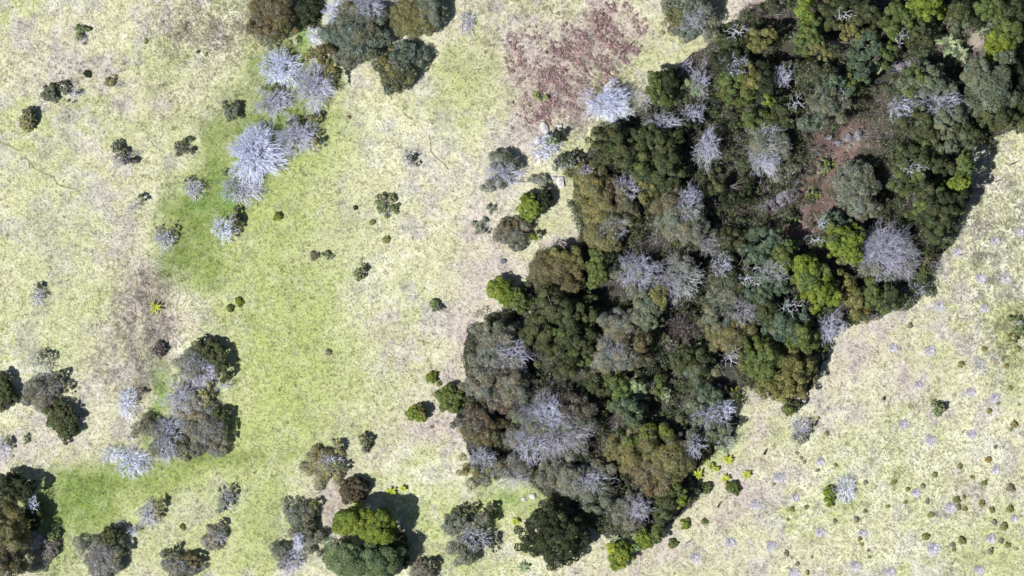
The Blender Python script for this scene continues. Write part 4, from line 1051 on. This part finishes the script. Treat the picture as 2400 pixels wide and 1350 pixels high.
RS = [(362,722,18,9,'lime','bright lime leafy plant beside the rutted soil at left'),
      (1705,1077,14,9,'lime','lime leafy plant, upper one on the pale soil by the wood'),
      (1751,1113,13,8,'lime','lime leafy plant farthest out on the pale soil'),
      (1652,1078,11,7,'lime','thin lime plant nearest the olive-gold tree'),
      (1668,1092,10,7,'yg','dull green leafy plant below the thin lime one'),
      (1680,1100,8,6,'lime','smallest lime plant right of the dull green one'),
      (1637,1112,15,9,'lime','wide lime plant at the foot of the olive-gold tree'),
      (1700,1122,13,8,'lime','lime plant touching the green bush on the pale soil'),
      (1720,925,20,10,'lime','big yellow leafy plant at the right tip of the lower wood'),
      (1665,1027,16,8,'lime','yellow leafy plant under the silver bush at the wood edge'),
      (918,1152,16,8,'lime','lime plant at the top of the tall tree shadow'),
      (945,1145,9,6,'lime','small lime sprig right of the lime plant by the shadow'),
      (838,1187,18,9,'lime','bright plant peeping out above the cauliflower crown'),
      (1208,1222,12,7,'lime','lime plant left of the near-black round tree'),
      (1440,1262,18,9,'pg','pale green leafy plant above the lime-yellow bush'),
      (1225,1330,18,10,'pg','pale leafy plant at the bottom edge left of the big dark tree'),
      (1250,745,20,10,'pg','pale rosette plant on the left side of the wide dark tree'),
      (1645,810,26,9,'pg','pale green rosette plant in the clearing below the stream'),
      (2225,100,34,9,'pg','largest banana-like plant with pale leaves at the gully head'),
      (2250,125,28,9,'pg','banana-like plant just below the largest one'),
      (2058,160,18,4,'pg','single upright pale leaf plant left of the gully boulders'),
      (2060,110,22,7,'pg','banana-like plant left of the dark gully head'),
      (1965,140,26,8,'yg','fern-like green plant in the shaded hollow'),
      (2150,190,26,9,'yg','fresh green fern plant on the grey-green broad crown side'),
      (2300,70,24,9,'pg','pale feathery plant on the bare earth near the top right'),
      (1945,385,22,9,'gn','vivid green fern in the red soil hollow'),
      (1915,455,16,8,'yg','small vivid fern above the boulders'),
      (1900,470,14,8,'gn','tiny fern right of the boulders')]
for i, r_ in enumerate(RS):
    px, py, r, n, pal, lb = r_
    big = 'banana' in lb or 'single' in lb
    ring_h = 2.4 if big else (3.5 if px == 1250 else (4.2 if px == 2150 else .8))
    rosette(px, py, r, n + 2, pal, lb, ring_h, .55 if big else .28, 'banana_plant' if big else ('fern' if 'fern' in lb else 'leafy_plant'))


# ------------------------------------------------------------------ boulders, logs
def boulder(px, py, r, mat, label, squash=.6):
    COUNT[0] += 1
    rr = np.random.default_rng(11000 + COUNT[0])
    bm = bmesh.new()
    bmesh.ops.create_icosphere(bm, subdivisions=3, radius=1)
    pl = rr.normal(size=(9, 3)); pl /= np.linalg.norm(pl, axis=1, keepdims=True); cut = rr.uniform(.62, .88, 9)
    for v in bm.verts:
        c = np.array(v.co)
        for n_, k_ in zip(pl, cut):
            dd = c @ n_
            if dd > k_:
                c = c - n_ * (dd - k_)
        c = c * (1 + .04 * math.sin(7 * c[0] + 3 * c[1]) + .03 * math.cos(9 * c[1] + 5 * c[2]))
        v.co = c
    me = bpy.data.meshes.new('boulder'); bm.to_mesh(me); bm.free()
    me.materials.append(mat)
    o = bpy.data.objects.new('boulder', me); COL.objects.link(o)
    X, Y = at(px, py); s = r / PX
    o.location = (X, Y, gz1(X, Y) + s * squash * .35)
    o.scale = (s * rr.uniform(.85, 1.25), s * rr.uniform(.8, 1.1), s * squash)
    o.rotation_euler = (rr.uniform(-.2, .2), rr.uniform(-.2, .2), rr.uniform(0, 6))
    tag(o, label, 'boulder', 'boulders lying in and beside the gully')


BL = [(1806,470,15,'largest pale grey boulder in the gully'), (1828,462,10,'grey boulder right of the largest one'), (1848,450,12,'grey boulder at the upper end of the boulder pile'),
      (1862,438,8,'small grey boulder topmost in the lower boulder pile'), (1838,482,9,'dark grey boulder below the pile middle'), (1790,485,8,'small boulder left of and below the largest one'),
      (1858,470,8,'rounded stone on the right side of the boulder pile'), (1876,452,6,'smallest stone right of the boulder pile'), (1820,488,7,'stone just under the largest boulder'),
      (1795,455,6,'small stone above and left of the largest boulder'), (1870,428,7,'flat stone above the boulder pile on red soil'),
      (2118,158,13,'large pale pink boulder at the gully head'), (2102,148,9,'boulder left of the pale pink one'), (2132,146,8,'boulder right of the pale pink one'),
      (2128,172,7,'small stone below the pale pink boulder'), (2095,165,8,'shaded stone left below the pale pink boulder'), (2148,138,8,'outermost right stone of the gully head group'),
      (2092,192,7,'lone stone down the gully from the head group'), (1722,603,12,'pale rock on the dark stream bank'), (1735,590,7,'small pale stone beside the stream bank rock'),
      (1990,322,9,'pinkish flat rock on the red soil'), (2015,316,10,'broad stone right of the pinkish flat rock'), (1965,335,8,'stone left of the pinkish flat rock'),
      (1945,320,7,'stone under the twisted twigs above the red soil'), (1178,613,6,'small blue-grey stone alone below the brown domed bush')]
for px, py, r, lb in BL:
    boulder(px, py, r * 1.3, M_ROCK, lb)
for px, py, r, lb in [(1315,427,14,'white rock slab below the outcrop bushes'), (1300,418,8,'smaller white rock left of the white slab'), (1275,300,13,'white outcrop rock under the dead pale tree'),
                      (1258,330,11,'pale rock at the left side of the outcrop'), (1262,362,12,'pale boulder low on the left of the outcrop'), (1310,296,9,'pale rock at the top right of the outcrop'),
                      (1248,1162,9,'long white stone on green grass beside the lower wood'), (1228,1170,7,'small white stone left of the long one')]:
    boulder(px, py, r, M_PALEROCK, lb, .5)


def log(pts, rad, label, colr, z=.12):
    P = np.array([[*at(*p), 0] for p in pts]); P[:, 2] = gz(P[:, 0], P[:, 1]) + z
    c0 = P.mean(0); P = P - c0
    n = len(P) - 1
    rads = rad * np.linspace(1, .45, n + 1)
    Vv, F, cc = tubes(P[:-1], P[1:], rads[:-1], rads[1:], np.tile(np.array(colr), (n, 1)), 6)
    cap0 = np.array([[5, 4, 3, 2, 1, 0]]); b = (n - 1) * 12 + 6; cap1 = np.array([[b, b + 1, b + 2, b + 3, b + 4, b + 5]])
    o = mesh_obj('fallen_branch', Vv, [F, np.concatenate([cap0, cap1])], [M_BARK], None, cc)
    o.location = c0
    tag(o, label, 'branch', 'fallen branches on the grass')


DKB = (.05, .04, .045)
log([(1791, 1066), (1794, 1059), (1798, 1052)], .22, 'short dark upright log on pale soil below the wood tip', DKB)
log([(1682, 1189), (1686, 1182), (1690, 1176)], .16, 'short dark branch below the lime plants', DKB)
log([(1608, 1274), (1615, 1270), (1622, 1266)], .14, 'short grey branch near the bottom of the bare soil', (.15, .14, .14))
log([(2368, 385), (2378, 382), (2384, 379), (2391, 376)], .10, 'thin dark branch nearest the right edge, upper one', DKB)
log([(2332, 427), (2340, 423), (2346, 421), (2352, 416)], .10, 'thin dark branch on pale grass right of the dark trees', DKB)
log([(2246, 599), (2256, 596), (2268, 592)], .06, 'thin twig lying right of the dark domed tree', DKB)
log([(1575, 1318), (1582, 1314), (1588, 1312)], .05, 'thinnest grey twig above the bottom edge', (.2, .19, .2))
log([(1452, 128), (1462, 120), (1475, 108), (1487, 96)], .10, 'thin black branch along the mauve bracken edge', DKB, .3)

# ------------------------------------------------------------------ uncountable ground cover
# grass: short leaning tufts over the open ground
N = 230000
gx = R.uniform(-86, 86, N); gy = R.uniform(-50, 50, N)
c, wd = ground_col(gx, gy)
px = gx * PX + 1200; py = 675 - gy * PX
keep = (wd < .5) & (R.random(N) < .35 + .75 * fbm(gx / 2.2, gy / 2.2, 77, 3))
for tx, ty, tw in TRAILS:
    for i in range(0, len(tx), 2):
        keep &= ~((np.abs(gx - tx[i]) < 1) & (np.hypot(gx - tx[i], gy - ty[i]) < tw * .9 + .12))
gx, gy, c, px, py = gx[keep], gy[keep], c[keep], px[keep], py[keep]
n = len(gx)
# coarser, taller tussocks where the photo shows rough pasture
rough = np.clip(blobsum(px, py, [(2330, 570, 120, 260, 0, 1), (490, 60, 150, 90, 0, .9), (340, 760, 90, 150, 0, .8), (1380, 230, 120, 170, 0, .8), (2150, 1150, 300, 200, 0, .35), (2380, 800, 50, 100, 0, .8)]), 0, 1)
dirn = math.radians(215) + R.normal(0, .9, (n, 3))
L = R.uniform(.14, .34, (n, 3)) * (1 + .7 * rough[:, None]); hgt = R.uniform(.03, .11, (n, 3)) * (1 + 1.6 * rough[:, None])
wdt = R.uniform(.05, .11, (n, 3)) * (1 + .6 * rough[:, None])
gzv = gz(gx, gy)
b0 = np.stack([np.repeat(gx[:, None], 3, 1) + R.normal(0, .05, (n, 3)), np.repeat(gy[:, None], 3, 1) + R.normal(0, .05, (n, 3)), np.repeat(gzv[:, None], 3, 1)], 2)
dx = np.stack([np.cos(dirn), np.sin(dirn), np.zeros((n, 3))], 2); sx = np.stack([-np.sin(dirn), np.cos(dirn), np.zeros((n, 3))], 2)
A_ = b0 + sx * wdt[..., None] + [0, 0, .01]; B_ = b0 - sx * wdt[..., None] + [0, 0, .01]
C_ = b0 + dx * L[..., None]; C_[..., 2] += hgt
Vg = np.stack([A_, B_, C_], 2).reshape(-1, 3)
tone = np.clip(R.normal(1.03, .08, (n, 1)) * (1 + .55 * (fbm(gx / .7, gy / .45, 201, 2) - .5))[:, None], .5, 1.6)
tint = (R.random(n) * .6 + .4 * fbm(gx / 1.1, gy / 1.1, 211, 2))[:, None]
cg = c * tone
cg = np.where(tint < .30, cg * .72 + CREAM * .34, cg)
cg = np.where(tint > .76, cg * .55 + np.array([.2, .17, .19]) * .45, cg)
cg = np.minimum(cg, .85)
o = mesh_obj('grass', Vg, np.arange(len(Vg)).reshape(-1, 3), [M_GRASS], None, np.repeat(cg, 9, axis=0))
o['kind'] = 'stuff'

# coarser tussocks standing out of the turf
N = 26000
tx = R.uniform(-86, 86, N); ty = R.uniform(-50, 50, N)
cc_, wd = ground_col(tx, ty)
qx = tx * PX + 1200; qy = 675 - ty * PX
dens_ = .04 + .75 * blobsum(qx, qy, C_BLOBS) + .35 * np.clip((fbm(tx / 4, ty / 4, 401, 3) - .48) * 6, 0, 1)
k = (wd < .5) & (R.random(N) < dens_) & (fbm(tx / 1.5, ty / 1.5, 411, 3) > .44)
tx, ty, cc_ = tx[k], ty[k], cc_[k]
n = len(tx); per = 15
idx = np.repeat(np.arange(n), per); m = len(idx)
sz = R.uniform(.18, .55, n)
a_ = R.uniform(0, 6.283, m); L_ = sz[idx] * R.uniform(.5, 1.1, m); h_ = sz[idx] * R.uniform(.15, .75, m)
bx_ = tx[idx] + R.normal(0, .05, m); by_ = ty[idx] + R.normal(0, .05, m); bz_ = gz(tx, ty)[idx]
w_ = R.uniform(.03, .07, m)
ux, uy = np.cos(a_), np.sin(a_)
Vt = np.stack([np.stack([bx_ - uy * w_, by_ + ux * w_, bz_], 1), np.stack([bx_ + uy * w_, by_ - ux * w_, bz_], 1),
               np.stack([bx_ + ux * L_, by_ + uy * L_, bz_ + h_], 1)], 1).reshape(-1, 3)
ct = cc_ * np.clip(R.normal(.97, .14, n), .55, 1.35)[:, None]
ct = ct[idx] * np.clip(R.normal(1, .12, m), .6, 1.4)[:, None]
o = mesh_obj('tussock_grass', Vt, np.arange(len(Vt)).reshape(-1, 3), [M_GRASS], None, np.repeat(np.minimum(ct, .8), 3, axis=0))
o['kind'] = 'stuff'

# mauve dead bracken
N = 14000
qx = R.uniform(1180, 1850, N); qy = R.uniform(-40, 330, N)
wob = (fbm(qx / 60, qy / 60, 88, 3) - .5) * 150
mm = blobsum(qx + wob, qy + wob, M_BLOBS[:5] + [(1780, 15, 60, 40, 0, .6), (1395, 100, 60, 90, 30, .6)])
k = R.random(N) < mm ** 1.5 * .9 * np.clip((fbm((qx + qy) / 60, (qx - qy) / 22, 92, 3) - .40) * 5, 0, 1)
qx, qy = qx[k], qy[k]
X, Y = at(qx, qy)
n = len(X); per = 26
idx = np.repeat(np.arange(n), per); m = len(idx)
Dv = R.normal(size=(m, 3)); Dv[:, 2] = np.abs(Dv[:, 2]); Dv /= np.linalg.norm(Dv, axis=1, keepdims=True)
sz = R.uniform(.22, .5, n)[idx]
P = np.stack([X[idx], Y[idx], gz(X, Y)[idx]], 1) + Dv * sz[:, None] * R.uniform(.5, 1, m)[:, None]
Vb, Fb = leaf_faces(P, Dv + R.normal(size=(m, 3)) * .5, .24, .12, R)
cb = (np.array([.40, .285, .28]) * np.clip(R.normal(1, .28, n), .4, 1.9)[:, None])[idx] * np.clip(R.normal(1, .2, m), .5, 1.5)[:, None]
o = mesh_obj('dead_bracken', Vb, Fb, [M_LEAF], None, np.repeat(cb, 4, axis=0))
o['kind'] = 'stuff'

RCK = [(1825, 470, 50, 26, -25, 1), (2115, 155, 34, 26, 0, 1), (1985, 325, 45, 18, 0, 1), (1725, 600, 20, 14, 0, 1)]
HOL = [(1705, 430, 62, 50, 0, 1), (1530, 945, 45, 40, 0, 1), (1600, 770, 50, 50, 0, 1), (2080, 95, 60, 35, 0, 1), (1850, 130, 50, 40, 0, 1), (1580, 320, 40, 40, 0, 1), (1425, 705, 40, 30, 0, 1), (2060, 180, 40, 30, 0, 1), (1650, 640, 20, 60, 0, 1), (1350, 890, 40, 20, 0, .8)]
# dry sticks and litter on the wood floor
N = 60000
qx = R.uniform(1050, 2440, N); qy = R.uniform(-40, 1290, N)
w_ = (fbm(qx / 40, qy / 40, 99, 3) - .5) * 60
k = in_poly(qx + w_, qy - w_, WOOD) & (fbm(qx / 30, qy / 30, 131, 3) > .42) & (blobsum(qx, qy, HOL) < .5)
qx, qy = qx[k], qy[k]
X, Y = at(qx, qy); n = len(X)
P = np.stack([X, Y, gz(X, Y) + R.uniform(0, .5, n)], 1)
dv = R.normal(size=(n, 3)) * [1, 1, .3]; dv /= np.linalg.norm(dv, axis=1, keepdims=True)
cs = np.array([[.34, .33, .37], [.24, .2, .17], [.15, .11, .09], [.44, .43, .48]])[R.integers(0, 4, n)] * R.uniform(.6, 1.2, n)[:, None]
Vb, Fb, cb = tubes(P, P + dv * R.uniform(.3, 1.1, n)[:, None], R.uniform(.01, .035, n), R.uniform(.008, .02, n), cs)
o = mesh_obj('dry_sticks', Vb, Fb, [M_TWIG], None, cb)
o['kind'] = 'stuff'

# undergrowth on the wood floor and along its rim
N = 60000
qx = R.uniform(1050, 2440, N); qy = R.uniform(-40, 1290, N)
w_ = (fbm(qx / 40, qy / 40, 99, 3) - .5) * 50
k = in_poly(qx + w_, qy + w_, WOOD) & (R.random(N) > .93 * blobsum(qx, qy, E_BLOBS) * np.clip((fbm(qx / 28, qy / 28, 505, 3) - .22) * 5, .5, 1)) & (blobsum(qx, qy, RCK) < .6) & (blobsum(qx, qy, HOL) < .5) & (fbm(qx / 45, qy / 45, 101, 3) > .42)
qx, qy = qx[k], qy[k]
X, Y = at(qx, qy)
n = len(X); per = 22
idx = np.repeat(np.arange(n), per); m = len(idx)
Dv = R.normal(size=(m, 3)); Dv[:, 2] = np.abs(Dv[:, 2]); Dv /= np.linalg.norm(Dv, axis=1, keepdims=True)
sz = R.uniform(.3, .85, n)
P = np.stack([X[idx], Y[idx], (gz(X, Y) + R.uniform(0, 1, n) ** 2 * 2.6)[idx]], 1) + Dv * sz[idx][:, None] * R.uniform(.6, 1, m)[:, None]
Vb, Fb = leaf_faces(P, Dv * .8 + R.normal(size=(m, 3)) * .5 + [0, 0, .3], .28, .16, R)
pc = np.array([[.07, .095, .04], [.10, .115, .055], [.12, .11, .08], [.07, .09, .06], [.17, .16, .15], [.09, .13, .045]])
cb = pc[R.integers(0, 6, n)][idx] * np.clip(R.normal(1, .25, m), .4, 1.6)[:, None]
o = mesh_obj('undergrowth', Vb, Fb, [M_LEAF], None, np.repeat(cb, 4, axis=0))
o['kind'] = 'stuff'
print('polys', sum(len(o.data.polygons) for o in bpy.data.objects if o.type == 'MESH'), 'objects', len(bpy.data.objects))
